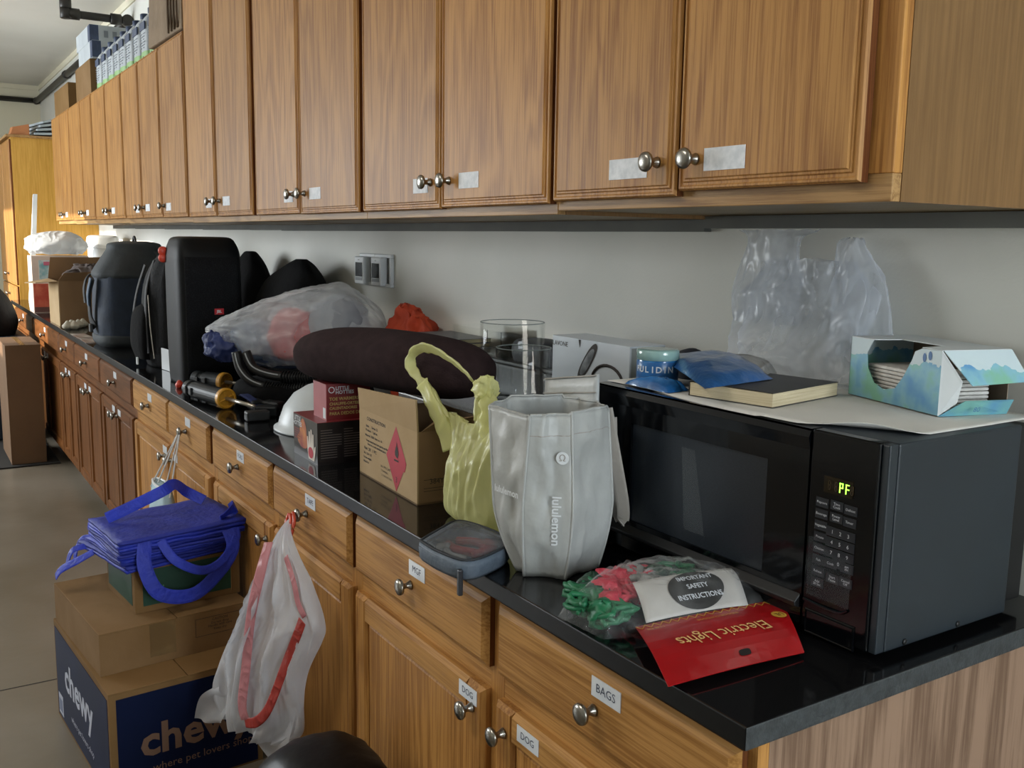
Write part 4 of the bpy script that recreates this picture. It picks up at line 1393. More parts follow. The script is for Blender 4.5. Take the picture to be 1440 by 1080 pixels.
for k, z in enumerate((0.066, 0.060, 0.054, 0.048, 0.042)):
    MB().add([(-0.165, ys, z), (-0.125 + 0.006 * (k % 2), ys, z), (-0.125 + 0.006 * (k % 2), ys, z + 0.0035), (-0.165, ys, z + 0.0035)], [(0, 1, 2, 3)]).build('text_bar', M_wred, t)
for z in [0.016 + 0.0062 * k for k in range(12)]:
    w_ = 0.03 + 0.012 * ((int(z * 1000) * 7) % 3)
    MB().add([(0.0007, 0.008, z), (0.0007, 0.008 + w_, z), (0.0007, 0.008 + w_, z + 0.0018), (0.0007, 0.008, z + 0.0018)], [(0, 1, 2, 3)]).build('text_bar', mat('grey_small_print', '6b625f', 0.6), t)
    MB().add([(0.0007, 0.068, z), (0.0007, 0.068 + w_ * .8, z), (0.0007, 0.068 + w_ * .8, z + 0.0018), (0.0007, 0.068, z + 0.0018)], [(0, 1, 2, 3)]).build('text_bar', MATS['grey_small_print'], t)
t = carton('warmer_carton', 'dark red toe warmer carton stacked on the black and red one', (-1.466, -0.574, CT + 0.1055), math.radians(-2), 0.092, 0.115, 0.088, (M_wpink, M_wred, M_wred))
for s, z, sz, m_ in (('LITTLE\nHOTTIES', 0.073, 0.012, M_print), ('TOE WARMERS', 0.052, 0.0112, M_wgold), ('CHAUFFE-ORTEILS', 0.040, 0.0100, M_wgold), ('CALENTADORES', 0.029, 0.0095, M_wgold), ('PARA DEDOS DE', 0.016, 0.0108, M_wgold)):
    text(s, sz, t, (0.0, 0.008 if z < 0.06 else 0.024, z), (0, 1, 0), (0, 0, 1), m_, align='LEFT', font_bold=0.0003)
MB().lathe([(0.006, 0), (0.008, 0), (0.008, 0.0006), (0.006, 0.0006)], 16, (0.0, 0.014, 0.075), axis='x', cap=False).build('ring_logo', M_print, t)
MB().add([(-0.004, -0.0005, 0.004), (-0.022, -0.0005, 0.004), (-0.022, -0.0005, 0.03), (-0.004, -0.0005, 0.03)], [(0, 1, 2, 3)]).build('white_panel', M_print, t)

# ------------------------------------------------------------------ cushion across the boxes
a0, a1 = Vector((-1.665, -0.550, 1.164)), Vector((-1.04, -0.375, 1.178))
ax = (a1 - a0).normalized()
Lc = (a1 - a0).length
t_rings = []
for k in range(25):
    f = k / 24
    e = (1 - abs(2 * f - 1) ** 4.5) ** 0.45 if 0 < f < 1 else 0.06
    e = max(e, 0.06)
    ring = []
    for j in range(36):
        a = 2 * math.pi * j / 36
        c, s = math.cos(a), math.sin(a)
        yy = 0.098 * e * math.copysign(abs(c) ** 0.8, c)
        zz = 0.069 * e * math.copysign(abs(s) ** 0.85, s)
        w = 1 + 0.05 * nz3((f * 3, c, s), 1.4, 2)
        ring.append((f * Lc - Lc / 2, yy * w, zz * w + 0.012 * math.sin(math.pi * f) - 0.008 * f))
    t_rings.append(ring)
o = MB().loft(t_rings).build('bolster_cushion', mat('dark_brown_upholstery', '2a1f20', 0.95, '312526', 40, bump=0.2, bscale=260, spec=0.1), smooth=True)
o.location = (a0 + a1) / 2
o.rotation_euler = (0, -math.asin(ax.z), math.atan2(ax.y, ax.x))
tag(o, 'long dark brown bolster cushion lying across the cartons', 'cushion')

# ------------------------------------------------------------------ white dome
o = MB().lathe([(0.172, 0.0), (0.172, 0.006), (0.160, 0.010), (0.155, 0.03), (0.142, 0.065), (0.115, 0.10), (0.078, 0.122), (0.04, 0.132), (0.004, 0.135)], 48).build('white_dome', mat('white_enamel', 'c9d0d4', 0.4, 'c0c8cd', 8), smooth=True, loc=(-1.885, -0.385, CT + 0.001))
tag(o, 'smooth white dome-shaped lid with a flared rim, resting face down', 'lid')

# ------------------------------------------------------------------ glassware and boxes by the wall
M_glass = glass_mat('clear_glass')
t = thing('storage_case', 'low dark brown case carrying the glass vases', 'case', (-1.20, -0.216, CT))
MB().box(-0.36, 0.35, -0.105, 0.085, 0, 0.128).build('body', mat('dark_brown_case', '241a17', 0.4, '2b201c', 10), t, bevel=0.006)
MB().box(-0.37, 0.36, -0.115, 0.095, 0.128, 0.148).build('lid', mat('dark_brown_lid', '2e211d', 0.25, '35271f', 10, coat=0.3), t, bevel=0.005)
t = thing('storage_case', 'black case along the wall behind the glass vases', 'case', (-1.58, -0.035, CT))
MB().box(-0.37, 0.41, -0.068, 0.078, 0, 0.225).build('body', M_blackp, t, bevel=0.008)
MB().box(-0.375, 0.415, -0.072, 0.08, 0.225, 0.236).build('lid', mat('soft_black_lid', '111418', 0.5), t, bevel=0.004)
o = MB().loft(soft_body([(0, 0, 0, 0.12, 0.05, 3), (0.03, 0, 0, 0.125, 0.055, 3), (0.055, 0, 0, 0.11, 0.045, 2.6), (0.062, 0, 0, 0.04, 0.02, 2)], 28, 4, 0.12, 5, 1)).build('black_pouch', mat('blue_black_nylon', '10151d', 0.6, '161d28', 20), smooth=True, loc=(-1.29, -0.045, CT + 0.2365))
tag(o, 'blue-black soft pouch seen through the glass vases', 'pouch')


M_gedge = film('thick_glass_edge', '9fa9a8', 0.55, 0.05, 3, 0.0, 1.0, edge=0.2)


def vase(label, loc, r, h, wall=0.0035):
    o = MB().lathe([(0.002, 0.0), (r - 0.006, 0.0), (r, 0.005), (r, h - 0.002), (r - 0.0015, h), (r - wall, h - 0.002), (r - wall, 0.014), (r - wall - 0.008, 0.009), (0.002, 0.009)], 56).build('glass_vase', M_glass, smooth=True, loc=loc)
    for rr, zz in ((r - 0.0018, h - 0.001), (r - 0.002, 0.012), (r - 0.012, 0.004)):
        MB().tube([(rr * math.cos(k * math.pi / 24), rr * math.sin(k * math.pi / 24), zz) for k in range(49)], 0.0013, 5, cap=False).build('glass_edge', M_gedge, o, smooth=True)
    tag(o, label, 'vase', 'clear glass vases by the wall')


ZV = CT + 0.1485
vase('taller clear cylinder vase standing behind the shorter one', (-1.238, -0.185, ZV), 0.079, 0.205)
vase('shorter clear cylinder vase in front of the taller one', (-1.098, -0.243, ZV), 0.064, 0.160)
t = thing('glass_tray', 'low rectangular clear glass box left of the cylinder vases', 'glass box', (-1.56, -0.04, CT + 0.237))
MB().box(-0.13, 0.13, -0.06, -0.056, 0, 0.07).build('glass_pane', M_glass, t)
MB().box(-0.13, 0.13, 0.056, 0.06, 0, 0.07).build('glass_pane', M_glass, t)
MB().box(-0.13, -0.126, -0.0555, 0.0555, 0, 0.07).build('glass_pane', M_glass, t)
MB().box(0.126, 0.13, -0.0555, 0.0555, 0, 0.07).build('glass_pane', M_glass, t)
MB().box(-0.125, 0.125, -0.055, 0.055, 0, 0.004).build('glass_base', M_glass, t)
for k, (lab, z) in enumerate((('lower of two thin cream-edged books behind the cushion', 0.0), ('upper of two thin cream-edged books behind the cushion', 0.013))):
    t = thing('thin_book', lab, 'book', (-1.815, -0.03, CT + 0.237 + z), math.radians(-4 + 3 * k), group='thin books behind the cushion')
    MB().box(-0.125, 0.125, -0.075, 0.06, 0.0012, 0.0108).build('page_block', mat('cream_pages', 'c9bd92', 0.8, 'b5a97f', 8, stretch=(1, 1, 50)), t)
    MB().box(-0.127, 0.127, -0.077, 0.062, 0, 0.0012).build('back_cover', M_cover, t)
    MB().box(-0.127, 0.127, -0.077, 0.062, 0.0108, 0.012).build('cover', mat('grey_cover', '55565a', 0.4), t)

# headset carton
M_wbox = mat('white_glossy_carton', 'c3cad2', 0.3, 'b9c2cc', 5)
t = thing('headset_carton', 'white product carton with a picture of a dark oval device', 'box', (-0.873, -0.118, CT))
MB().box(-0.29, 0, 0, 0.10, 0.0, 0.326).build('carton', M_wbox, t, bevel=0.0015)
MB().add([(0.0008, 0.004, 0.23), (0.0008, 0.098, 0.23), (0.0008, 0.098, 0.322), (0.0008, 0.004, 0.322)], [(0, 1, 2, 3)]).build('grey_side', mat('grey_carton_side', '8d9290', 0.5), t)
text('LAVONE', 0.016, t, (-0.258, 0, 0.308), (1, 0, 0), (0, 0, 1), M_blackink)
c0, rot = Vector((-0.150, -0.0008, 0.276)), math.radians(54)
for sc, m_, dy in ((1.0, M_blackink, 0), (0.72, mat('device_grey_print', '83878b', 0.4, '3b3e42', 30), -0.0006)):
    pts = []
    for k in range(28):
        a = 2 * math.pi * k / 28
        x, z = 0.057 * sc * math.copysign(abs(math.cos(a)) ** 0.8, math.cos(a)), 0.015 * sc * math.sin(a)
        pts.append((c0.x + x * math.cos(rot) - z * math.sin(rot), c0.y + dy, c0.z + (x * math.sin(rot) + z * math.cos(rot)) * 0.95))
    MB().add(pts, [tuple(range(28))]).build('device_picture', m_, t)
pts = [(-0.075 + 0.058 * math.cos(a), -0.0015, 0.232 + 0.045 * math.sin(a)) for a in [math.pi * k / 14 for k in range(15)]]
MB().tube(pts, 0.0035, 5).build('cable_picture', M_blackink, t)
MB().add([(-0.185, -0.001, 0.3245), (-0.180, -0.001, 0.305), (-0.176, -0.001, 0.3245)], [(0, 1, 2)]).build('torn_nick', M_blackink, t)
# black flat cable lead on the microwave's left rear
o = MB().box(-0.065, 0.065, -0.012, 0.012, 0, 0.011).build('power_adapter', M_blackp, bevel=0.003, loc=(-0.70, -0.13, CT + 0.30), rz=math.radians(8))
bpy.data.objects.remove(o)
# ------------------------------------------------------------------ left half of the counter
M_nylon = mat('black_nylon', '0b0c0e', 0.75, '101114', 26, bump=0.25, bscale=90, spec=0.2)
M_nylon2 = mat('black_padded_cloth', '060607', 0.9, '09090b', 18, bump=0.2, bscale=60, spec=0.15)


def lump(name, keys, m, loc, label, cat, n=36, between=5, wr=0.12, wscale=6, seed=0.0, rz=0.0, group=None, fold=0.0, nfold=7, cr=0.0, crs=10.0):
    o = MB().loft(soft_body(keys, n, between, wr, wscale, seed, fold=fold, nfold=nfold, cr=cr, crs=crs)).build(name, m, smooth=True, loc=loc, rz=rz)
    return tag(o, label, cat, group)


def part_lump(name, keys, m, parent, n=30, between=5, wr=0.1, wscale=6, seed=0.0, loc=None, rz=0.0, rot=None):
    return MB().loft(soft_body(keys, n, between, wr, wscale, seed)).build(name, m, parent, smooth=True, loc=loc, rz=rz, rot=rot)


# wall frame with two wall controllers
t = thing('wall_plate', 'white two-gang wall frame mounted above the plastic bag', 'wall plate', (-2.52, YW - 0.0005, 1.288))
M_white = mat('white_plastic', 'e6eaec', 0.4, 'dfe4e7', 10)
b = MB()
for c_ in (-0.068, 0.068):
    w_, h_, r_ = 0.068, 0.117, 0.013
    b.box(c_ - w_, c_ + w_, -0.014, 0, 0, r_).box(c_ - w_, c_ + w_, -0.014, 0, h_ - r_, h_)
    b.box(c_ + w_ - r_, c_ + w_, -0.014, 0, r_, h_ - r_)
b.box(-0.136, -0.123, -0.014, 0, 0.013, 0.104)
b.build('frame', M_white, t, bevel=0.003)
MB().box(-0.123, 0.123, -0.003, 0, 0.013, 0.104).build('back_plate', mat('grey_wall_box', '9a9d9b', 0.6), t)
for x, lab in ((-2.615, 'left of the two white wall controllers with dark screens'), (-2.468, 'right of the two white wall controllers with dark screens')):
    t = thing('wall_controller', lab, 'controller', (x, YW - 0.0045, 1.292), group='wall controllers')
    MB().box(-0.041, 0.041, -0.030, 0, 0, 0.102).build('body', M_white, t, bevel=0.004)
    MB().box(-0.030, 0.030, -0.0312, -0.0300, 0.028, 0.080).build('screen', mat('dark_screen', '15191b', 0.2), t)
    MB().box(-0.030, 0.030, -0.0310, -0.0300, 0.014, 0.026).build('button_bar', mat('grey_button_bar', '8d9498', 0.4), t)
    text('aube', 0.008, t, (0, -0.0302, 0.090), (1, 0, 0), (0, 0, 1), M_blackink)

# speaker -------------------------------------------------------------
t = thing('loudspeaker', 'tall black portable loudspeaker with a red badge on its grille', 'speaker', (-2.955, -0.465, CT))
keys = [(0.001, 0, 0, 0.112, 0.108, 5), (0.012, 0, 0, 0.122, 0.117, 5), (0.2, 0, 0, 0.128, 0.120, 5), (0.42, 0, 0, 0.126, 0.120, 5), (0.475, 0, 0, 0.124, 0.119, 5), (0.515, -0.006, 0, 0.112, 0.110, 5), (0.54, -0.012, 0, 0.092, 0.092, 4), (0.543, -0.01, 0, 0.03, 0.03, 3)]
part_lump('cabinet', keys, mat('speaker_shell', '050709', 0.55, '07090c', 10, spec=0.18), t, n=56, between=6, wr=0)
m, nt, bs, out = new_mat('perforated_grille')
tc = N(nt, 'ShaderNodeTexCoord')
vo = N(nt, 'ShaderNodeTexVoronoi', Scale=260.0)
nt.links.new(tc.outputs['Object'], vo.inputs['Vector'])
rp = N(nt, 'ShaderNodeValToRGB')
rp.color_ramp.elements[0].color = (0.0015, 0.0015, 0.002, 1)
rp.color_ramp.elements[1].color = (0.012, 0.013, 0.015, 1)
nt.links.new(vo.outputs['Distance'], rp.inputs['Fac'])
nt.links.new(rp.outputs[0], bs.inputs['Base Color'])
bs.inputs['Roughness'].default_value = 0.8
bs.inputs['Specular IOR Level'].default_value = 0.1
b = MB()
b.grid(lambda u, v: (0.1285 + 0.004 * (1 - (2 * u - 1) ** 2), -0.098 + 0.196 * u, 0.03 + 0.44 * v), 12, 6)
b.build('grille', m, t, solid=0.003, smooth=True)
MB().box(0.131, 0.134, 0.002, 0.036, 0.262, 0.284).build('badge', mat('badge_red', 'b5121f', 0.35), t)
text('JBL', 0.014, t, (0.1345, 0.019, 0.273), (0, 1, 0), (0, 0, 1), M_print, font_bold=0.0004)
for z in (0.488, 0.462):
    MB().lathe([(0.004, 0), (0.017, 0.002), (0.017, 0.012), (0.01, 0.018)], 16, (-0.085, -0.124, z), axis='x').build('red_knob', mat('orange_red_plastic', 'c5412e', 0.4), t, smooth=True)
part_lump('orange_toggle', [(0.0, 0.0, 0, 0.012, 0.012, 2), (0.012, 0, 0, 0.016, 0.014, 2), (0.026, 0, 0, 0.005, 0.005, 2)], MATS['orange_red_plastic'], t, loc=(0.115, -0.127, 0.0), n=14)

# black bags round the speaker
lump('soft_bag', [(0.001, 0, 0, 0.26, 0.10, 2.6), (0.1, 0, 0, 0.29, 0.11, 2.6), (0.25, 0.0, 0, 0.28, 0.105, 2.4), (0.36, 0.06, 0, 0.26, 0.085, 2.2), (0.43, 0.13, 0, 0.12, 0.05, 2), (0.46, 0.15, 0, 0.03, 0.02, 2)], M_nylon2, (-3.12, -0.075, CT), 'black padded bag leaning on the wall right behind the speaker', 'bag', seed=3, wr=0.10)
lump('soft_bag', [(0.001, 0, 0, 0.13, 0.09, 2.4), (0.12, 0, 0, 0.15, 0.10, 2.4), (0.28, 0, 0, 0.15, 0.095, 2.2), (0.40, 0.0, 0, 0.13, 0.07, 2), (0.47, 0, 0, 0.06, 0.03, 2), (0.48, 0, 0, 0.01, 0.01, 2)], M_nylon2, (-3.62, -0.075, CT), 'black padded bag slumped at the wall, left half behind the speaker', 'bag', seed=8, wr=0.10)
t = thing('backpack', 'black backpack with pale straps between the speaker and the blue pack', 'backpack', (-3.52, -0.42, CT))
part_lump('pack_body', [(0.001, 0, 0, 0.15, 0.135, 3), (0.08, 0, 0, 0.17, 0.15, 3), (0.25, 0, 0, 0.165, 0.145, 2.8), (0.38, 0.0, 0, 0.15, 0.125, 2.6), (0.46, 0.02, 0.01, 0.11, 0.09, 2.4), (0.50, 0.04, 0.01, 0.04, 0.03, 2)], M_nylon, t, n=40, wr=0.10, seed=5)
part_lump('front_pocket', [(0.03, 0, 0, 0.08, 0.04, 3), (0.1, 0, 0, 0.10, 0.055, 3), (0.22, 0, 0, 0.09, 0.045, 2.6), (0.26, 0, 0, 0.02, 0.01, 2)], M_nylon2, t, loc=(-0.02, -0.135, 0), n=28, wr=0.12, seed=2)
for pts in ([(-0.08, -0.115, 0.42), (-0.10, -0.15, 0.30), (-0.06, -0.175, 0.18), (0.02, -0.165, 0.05)], [(0.02, -0.10, 0.44), (0.05, -0.142, 0.32), (0.07, -0.152, 0.18), (0.08, -0.15, 0.06)]):
    MB().tube(catmull(pts, 6), 1.0, 8, flat=(0.014, 0.004), up=(0, -1, 0.2)).build('strap', mat('webbing_dark', '1c1d20', 0.7), t)
MB().tube(catmull([(0.075, -0.142, 0.30), (0.10, -0.142, 0.16), (0.115, -0.135, 0.04)], 6), 0.002, 6).build('piping', mat('pale_piping', 'b7b2a6', 0.5), t)
MB().box(0.03, 0.045, -0.19, -0.184, 0.01, 0.04).build('buckle', M_white, t, rot=None)
MB().box(-0.03, 0.03, -0.022, 0.022, 0, 0.002).build('_', M_white)
bpy.data.objects.remove(bpy.data.objects['_'])
o = MB().box(-0.095, 0.095, -0.002, 0.002, 0, 0.088).build('white_card', mat('white_board', 'c4c8cc', 0.4, 'b8bdc2', 8), loc=(-3.265, -0.525, CT + 0.001), rz=math.radians(6), bevel=0.0008)
tag(o, 'small white card standing on the counter left of the speaker', 'card')

# blue roll-top pack --------------------------------------------------------
M_bluen = mat('dusty_blue_nylon', '1e2c40', 0.75, '182536', 18, bump=0.15, bscale=80)
M_greyn = mat('slate_grey_nylon', '33393d', 0.75, '2b3135', 18, bump=0.15, bscale=80)
t = thing('rolltop_pack', 'large blue roll-top pack with a grey top flap', 'backpack', (-4.40, -0.435, CT))
part_lump('lower_body', [(0.001, 0, 0, 0.165, 0.165, 3.2), (0.03, 0, 0, 0.18, 0.178, 3.2), (0.15, 0, 0, 0.185, 0.18, 3), (0.30, 0, 0, 0.18, 0.172, 3), (0.345, 0, 0, 0.175, 0.168, 3)], M_bluen, t, n=44, wr=0.05, seed=1)
part_lump('base_band', [(0.0, 0, 0, 0.17, 0.17, 3.2), (0.02, 0, 0, 0.188, 0.186, 3.2), (0.05, 0, 0, 0.19, 0.187, 3.2), (0.058, 0, 0, 0.18, 0.178, 3.2)], M_greyn, t, n=44, wr=0)
part_lump('top_flap', [(0.335, 0, 0, 0.178, 0.172, 3), (0.36, 0, 0, 0.18, 0.174, 3), (0.42, 0.0, 0.01, 0.15, 0.15, 2.6), (0.47, 0.0, 0.02, 0.115, 0.13, 2.3), (0.50, 0.0, 0.02, 0.10, 0.12, 2.2), (0.512, 0, 0.02, 0.05, 0.06, 2)], M_greyn, t, n=44, wr=0.07, seed=4)
MB().tube(catmull([(0.05, -0.19, 0.33), (0.03, -0.205, 0.25), (0.02, -0.205, 0.15), (0.04, -0.19, 0.09)], 6), 1.0, 8, flat=(0.03, 0.006), up=(0, -1, 0.2)).build('side_strap', MATS['webbing_dark'], t)
MB().tube(catmull([(0.055, -0.20, 0.335), (0.045, -0.215, 0.26), (0.035, -0.213, 0.2)], 6), 1.0, 8, flat=(0.022, 0.005), up=(0, -1, 0.2)).build('webbing', mat('blue_grey_webbing', '43566b', 0.7), t)
MB().box(0.02, 0.06, -0.215, -0.20, 0.07, 0.11).build('buckle', M_blackp, t, bevel=0.003)
MB().tube(catmull([(0.10, 0.06, 0.46), (0.14, 0.12, 0.42), (0.17, 0.14, 0.36)], 6), 1.0, 8, flat=(0.02, 0.004), up=(1, 0, 0.2)).build('shoulder_strap', M_greyn, t)
MB().box(0.178, 0.182, 0.02, 0.07, 0.2, 0.235).build('brand_patch', MATS['blue_grey_webbing'], t)
MB().tube(catmull([(-0.16, -0.10, 0.35), (-0.17, -0.17, 0.34), (-0.15, -0.2, 0.28), (-0.14, -0.2, 0.2)], 6), 1.0, 8, flat=(0.018, 0.005), up=(0, -1, 0.2)).build('shoulder_strap', MATS['webbing_dark'], t)
MB().tube(catmull([(-0.03, 0.02, 0.508), (0.0, 0.02, 0.535), (0.03, 0.02, 0.508)], 6), 0.006, 6).build('grab_loop', M_blackp, t, smooth=True)

# two air pumps with yellow caps ------------------------------------------------
M_ycap = mat('yellow_cap', 'c08a24', 0.4, 'a8761c', 20)
M_rod = mat('steel_rod', 'a9a49a', 0.3, metal=0.8)
M_pump = mat('dark_slate_plastic', '11161a', 0.45, '0d1215', 10, spec=0.25)


def pump(label, p0, p1, rod):
    p0, p1 = Vector(p0), Vector(p1)
    d = p1 - p0
    t = thing('hand_pump', label, 'pump', (p0.x, p0.y, CT), math.atan2(d.y, d.x), group='black tubes with yellow end caps')
    z, Lp = p0.z - CT, d.length
    MB().lathe([(0.020, 0.0), (0.028, 0.004), (0.028, 0.03), (0.0235, 0.034), (0.0235, 0.05), (0.029, 0.056), (0.029, Lp - 0.012)], 24, (0, 0, z), axis='x').build('barrel', M_pump, t, smooth=False, bevel=0.001)
    MB().lathe([(0.029, Lp - 0.012), (0.033, Lp - 0.010), (0.033, Lp + 0.006), (0.029, Lp + 0.009), (0.024, Lp + 0.006), (0.024, Lp + 0.001), (0.006, Lp + 0.001)], 28, (0, 0, z), axis='x').build('end_cap', M_ycap, t)
    for k in range(4):
        a = k * math.pi / 2 + 0.4
        MB().tube([(Lp + 0.004, 0.004 * math.cos(a), z + 0.004 * math.sin(a)), (Lp + 0.004, 0.026 * math.cos(a), z + 0.026 * math.sin(a))], 0.0032, 5).build('cap_spoke', M_ycap, t)
    MB().lathe([(0.0065, Lp - 0.01), (0.0065, Lp + rod)], 12, (0, 0, z), axis='x').build('rod', M_rod, t, smooth=True)
    for x in (0.03, 0.07):
        MB().box(x, x + 0.018, -0.034, -0.026, z - 0.012, z + 0.012).build('clip', M_blackp, t, bevel=0.002)
    return t


pump('black tube with yellow cap lying nearest the counter edge', (-2.60, -0.618, CT + 0.034), (-2.325, -0.572, CT + 0.034), 0.19)
pump('black tube with yellow cap lying behind, against the speaker', (-2.80, -0.545, CT + 0.036), (-2.665, -0.478, CT + 0.036), 0.12)

# gear under the clear bag ------------------------------------------------------
t = thing('gear_harness', 'tangle of black ribbed hoses and straps under the clear plastic bag', 'straps', (-2.36, -0.30, CT))
part_lump('padded_base', [(0.001, 0, 0, 0.16, 0.22, 2.4), (0.03, 0, 0, 0.17, 0.235, 2.4), (0.07, 0, 0, 0.15, 0.21, 2.2), (0.085, 0, 0, 0.05, 0.08, 2)], M_nylon2, t, rz=math.radians(-36), n=36, wr=0.12, seed=6)
for q, pts in enumerate(([(-2.405, -0.500, 1.090), (-2.392, -0.492, 1.038), (-2.367, -0.470, 1.000), (-2.335, -0.430, 0.980), (-2.29, -0.376, 0.972), (-2.245, -0.32, 0.982), (-2.20, -0.26, 0.985)],
                           [(-2.385, -0.475, 1.09), (-2.362, -0.458, 1.040), (-2.325, -0.412, 1.018), (-2.28, -0.352, 1.012), (-2.236, -0.298, 1.015), (-2.19, -0.24, 1.02)])):
    P = [Vector(p) - Vector((-2.36, -0.30, CT)) for p in pts]
    P = [p + Vector((0.03, -0.02, 0)) for p in P]
    C_ = catmull(P, 8)
    MB().tube(C_, 0.016, 10).build('hose', M_blackp, t, smooth=True)
    MB().tube([p + Vector((0.012, -0.010, 0.008)) for p in C_[2:len(C_) // 2]], 0.0022, 5).build('pale_stripe', mat('hose_stripe', 'a8adb2', 0.4), t)
    for k in range(len(C_) // 2, len(C_) - 2, 1):
        dd = (C_[k + 1] - C_[k]).normalized()
        MB().tube([C_[k] - dd * 0.0022, C_[k] + dd * 0.0022], 0.0205, 12).build('rib', M_nylon, t)
for k, (x, y, z) in enumerate(((-2.25, -0.50, 0.02), (-2.20, -0.46, 0.02), (-2.14, -0.50, 0.018), (-2.08, -0.55, 0.016))):
    o = MB().box(-0.035, 0.035, -0.02, 0.02, -0.016, 0.016).build('buckle', M_blackp if k % 2 else M_pump, t, bevel=0.006, loc=(x + 2.36, y + 0.30, z), rz=0.5 * k)
MB().tube(catmull([(-0.02, -0.2, 0.03), (0.08, -0.22, 0.045), (0.15, -0.2, 0.02), (0.24, -0.25, 0.012)], 6), 1.0, 8, flat=(0.016, 0.004)).build('strap', mat('blue_webbing', '23305e', 0.6), t)

# clear bag full of clothes -----------------------------------------------------
t = thing('clear_bag', 'large clear plastic bag full of red, blue and white clothes', 'plastic bag', (-2.42, -0.27, CT))
phi = math.atan2(0.78, 0.62)
ca, sa = math.cos(phi), math.sin(phi)
sec = [(-0.345, 0.215, 0.238, 0.02), (-0.30, 0.175, 0.262, 0.06), (-0.24, 0.140, 0.288, 0.10), (-0.12, 0.112, 0.335, 0.145), (0.0, 0.095, 0.372, 0.158), (0.10, 0.095, 0.386, 0.15), (0.18, 0.115, 0.372, 0.125), (0.245, 0.155, 0.325, 0.09), (0.275, 0.19, 0.28, 0.045), (0.283, 0.22, 0.25, 0.01)]


def sections(shrink, n, wr, seed, dz=0.0):
    cols = list(zip(*sec))
    K = [[v.x for v in catmull([(c, 0, 0) for c in col], 9)] for col in cols]
    rings = []
    for s, zb, zt, ry in zip(*K):
        zc, rz_ = (zb + zt) / 2 + dz, max((zt - zb) / 2 * shrink, 0.004)
        ry = max(ry * shrink, 0.004)
        ring = []
        for j in range(n):
            a = 2 * math.pi * j / n
            c, s_ = math.cos(a), math.sin(a)
            k = 1 + wr * (noise.noise(Vector((s * 6 * 1.6 + seed, c * 2.2, s_ * 2.2))) + 0.6 * math.sin(14 * a + 6 * s) * 0.25 + 0.5 * noise.noise(Vector((s * 20, c * 5 + seed, s_ * 5))))
            k += 0.13 * (ridge((s * 0.8 + s_ * 0.12, c * 0.5 + s * 0.6, s_ * 0.22), 4.6, seed) - 0.6)
            x, y, z = s * (0.5 + 0.5 * shrink), ry * c * k, zc + rz_ * s_ * k
            ring.append((x * ca - y * -sa * -1, x * sa + y * ca * 1, z))
        rings.append(ring)
    return rings


MB().loft(sections(1.0, 130, 0.06, 2.0)).build('film', film('clear_film', 'eef1f4', 0.52, 0.18, 8, 0.6, 0.5, (1.3, 0.35, 0.8), edge=0.5), t, smooth=True)


def inner(name, s, y, z, rs, ry, rz_, m, seed):
    b = MB()
    b.loft(soft_body([(-rz_, 0, 0, rs * .3, ry * .3, 2), (-rz_ * .75, 0, 0, rs * .75, ry * .75, 2.2), (0, 0, 0, rs, ry, 2.2), (rz_ * .75, 0, 0, rs * .7, ry * .7, 2.2), (rz_, 0, 0, rs * .2, ry * .2, 2)], 48, 7, 0.2, 6, seed, cr=0.012, crs=11))
    b.build(name, m, t, smooth=True, loc=(s * ca - y * sa, s * sa + y * ca, z), rz=phi)


inner('red_garment', -0.02, -0.070, 0.225, 0.085, 0.055, 0.088, mat('coral_cloth', 'b8433f', 0.8, 'a8383a', 10), 1)
inner('red_garment', 0.03, -0.06, 0.185, 0.06, 0.06, 0.06, MATS['coral_cloth'], 3)
inner('blue_garment', -0.15, -0.04, 0.20, 0.09, 0.08, 0.07, mat('slate_blue_cloth', '5b6c86', 0.8, '76808f', 10), 5)
inner('grey_garment', 0.13, -0.045, 0.245, 0.11, 0.09, 0.115, mat('pale_grey_cloth', '8d9096', 0.8, '7c7f86', 10), 7)
inner('white_garment', 0.02, 0.06, 0.24, 0.18, 0.07, 0.12, mat('dim_white_cloth', '9da1a6', 0.8, '85898f', 10), 9)
inner('blue_garment', 0.0, 0.0, 0.15, 0.2, 0.09, 0.05, mat('deep_blue_cloth', '3d4a66', 0.8, '4c5a78', 10), 11)
inner('pink_garment', 0.17, -0.05, 0.20, 0.06, 0.06, 0.07, mat('dusty_pink_cloth', '9a6468', 0.8), 13)
lump('blue_cloth', [(0.0, 0.02, 0, 0.03, 0.03, 2), (0.02, 0.01, 0, 0.055, 0.045, 2), (0.06, 0, 0, 0.065, 0.05, 2), (0.09, -0.01, 0, 0.045, 0.035, 2), (0.10, -0.01, 0, 0.01, 0.01, 2)], mat('royal_blue_cloth', '1d2f66', 0.6, '16244f', 12, bump=0.3, bscale=20), (-2.535, -0.525, CT + 0.128), 'royal blue cloth hanging out below the clear plastic bag', 'cloth', wr=0.25, seed=4, rz=0.9, n=64, between=8, cr=0.02, crs=15)
lump('orange_cloth', [(0.001, 0, 0, 0.10, 0.065, 2.4), (0.10, 0, 0, 0.105, 0.065, 2.4), (0.20, 0.0, 0, 0.11, 0.06, 2.2), (0.262, 0.01, 0, 0.10, 0.045, 2), (0.305, -0.03, 0, 0.055, 0.03, 2), (0.325, -0.045, 0, 0.015, 0.01, 2)], mat('bright_orange_cloth', 'b5401c', 0.75, 'a03314', 12, bump=0.3, bscale=24), (-2.085, -0.03, CT + 0.012), 'crumpled bright orange cloth against the wall', 'cloth', wr=0.22, seed=6, n=80, between=9, cr=0.028, crs=11)

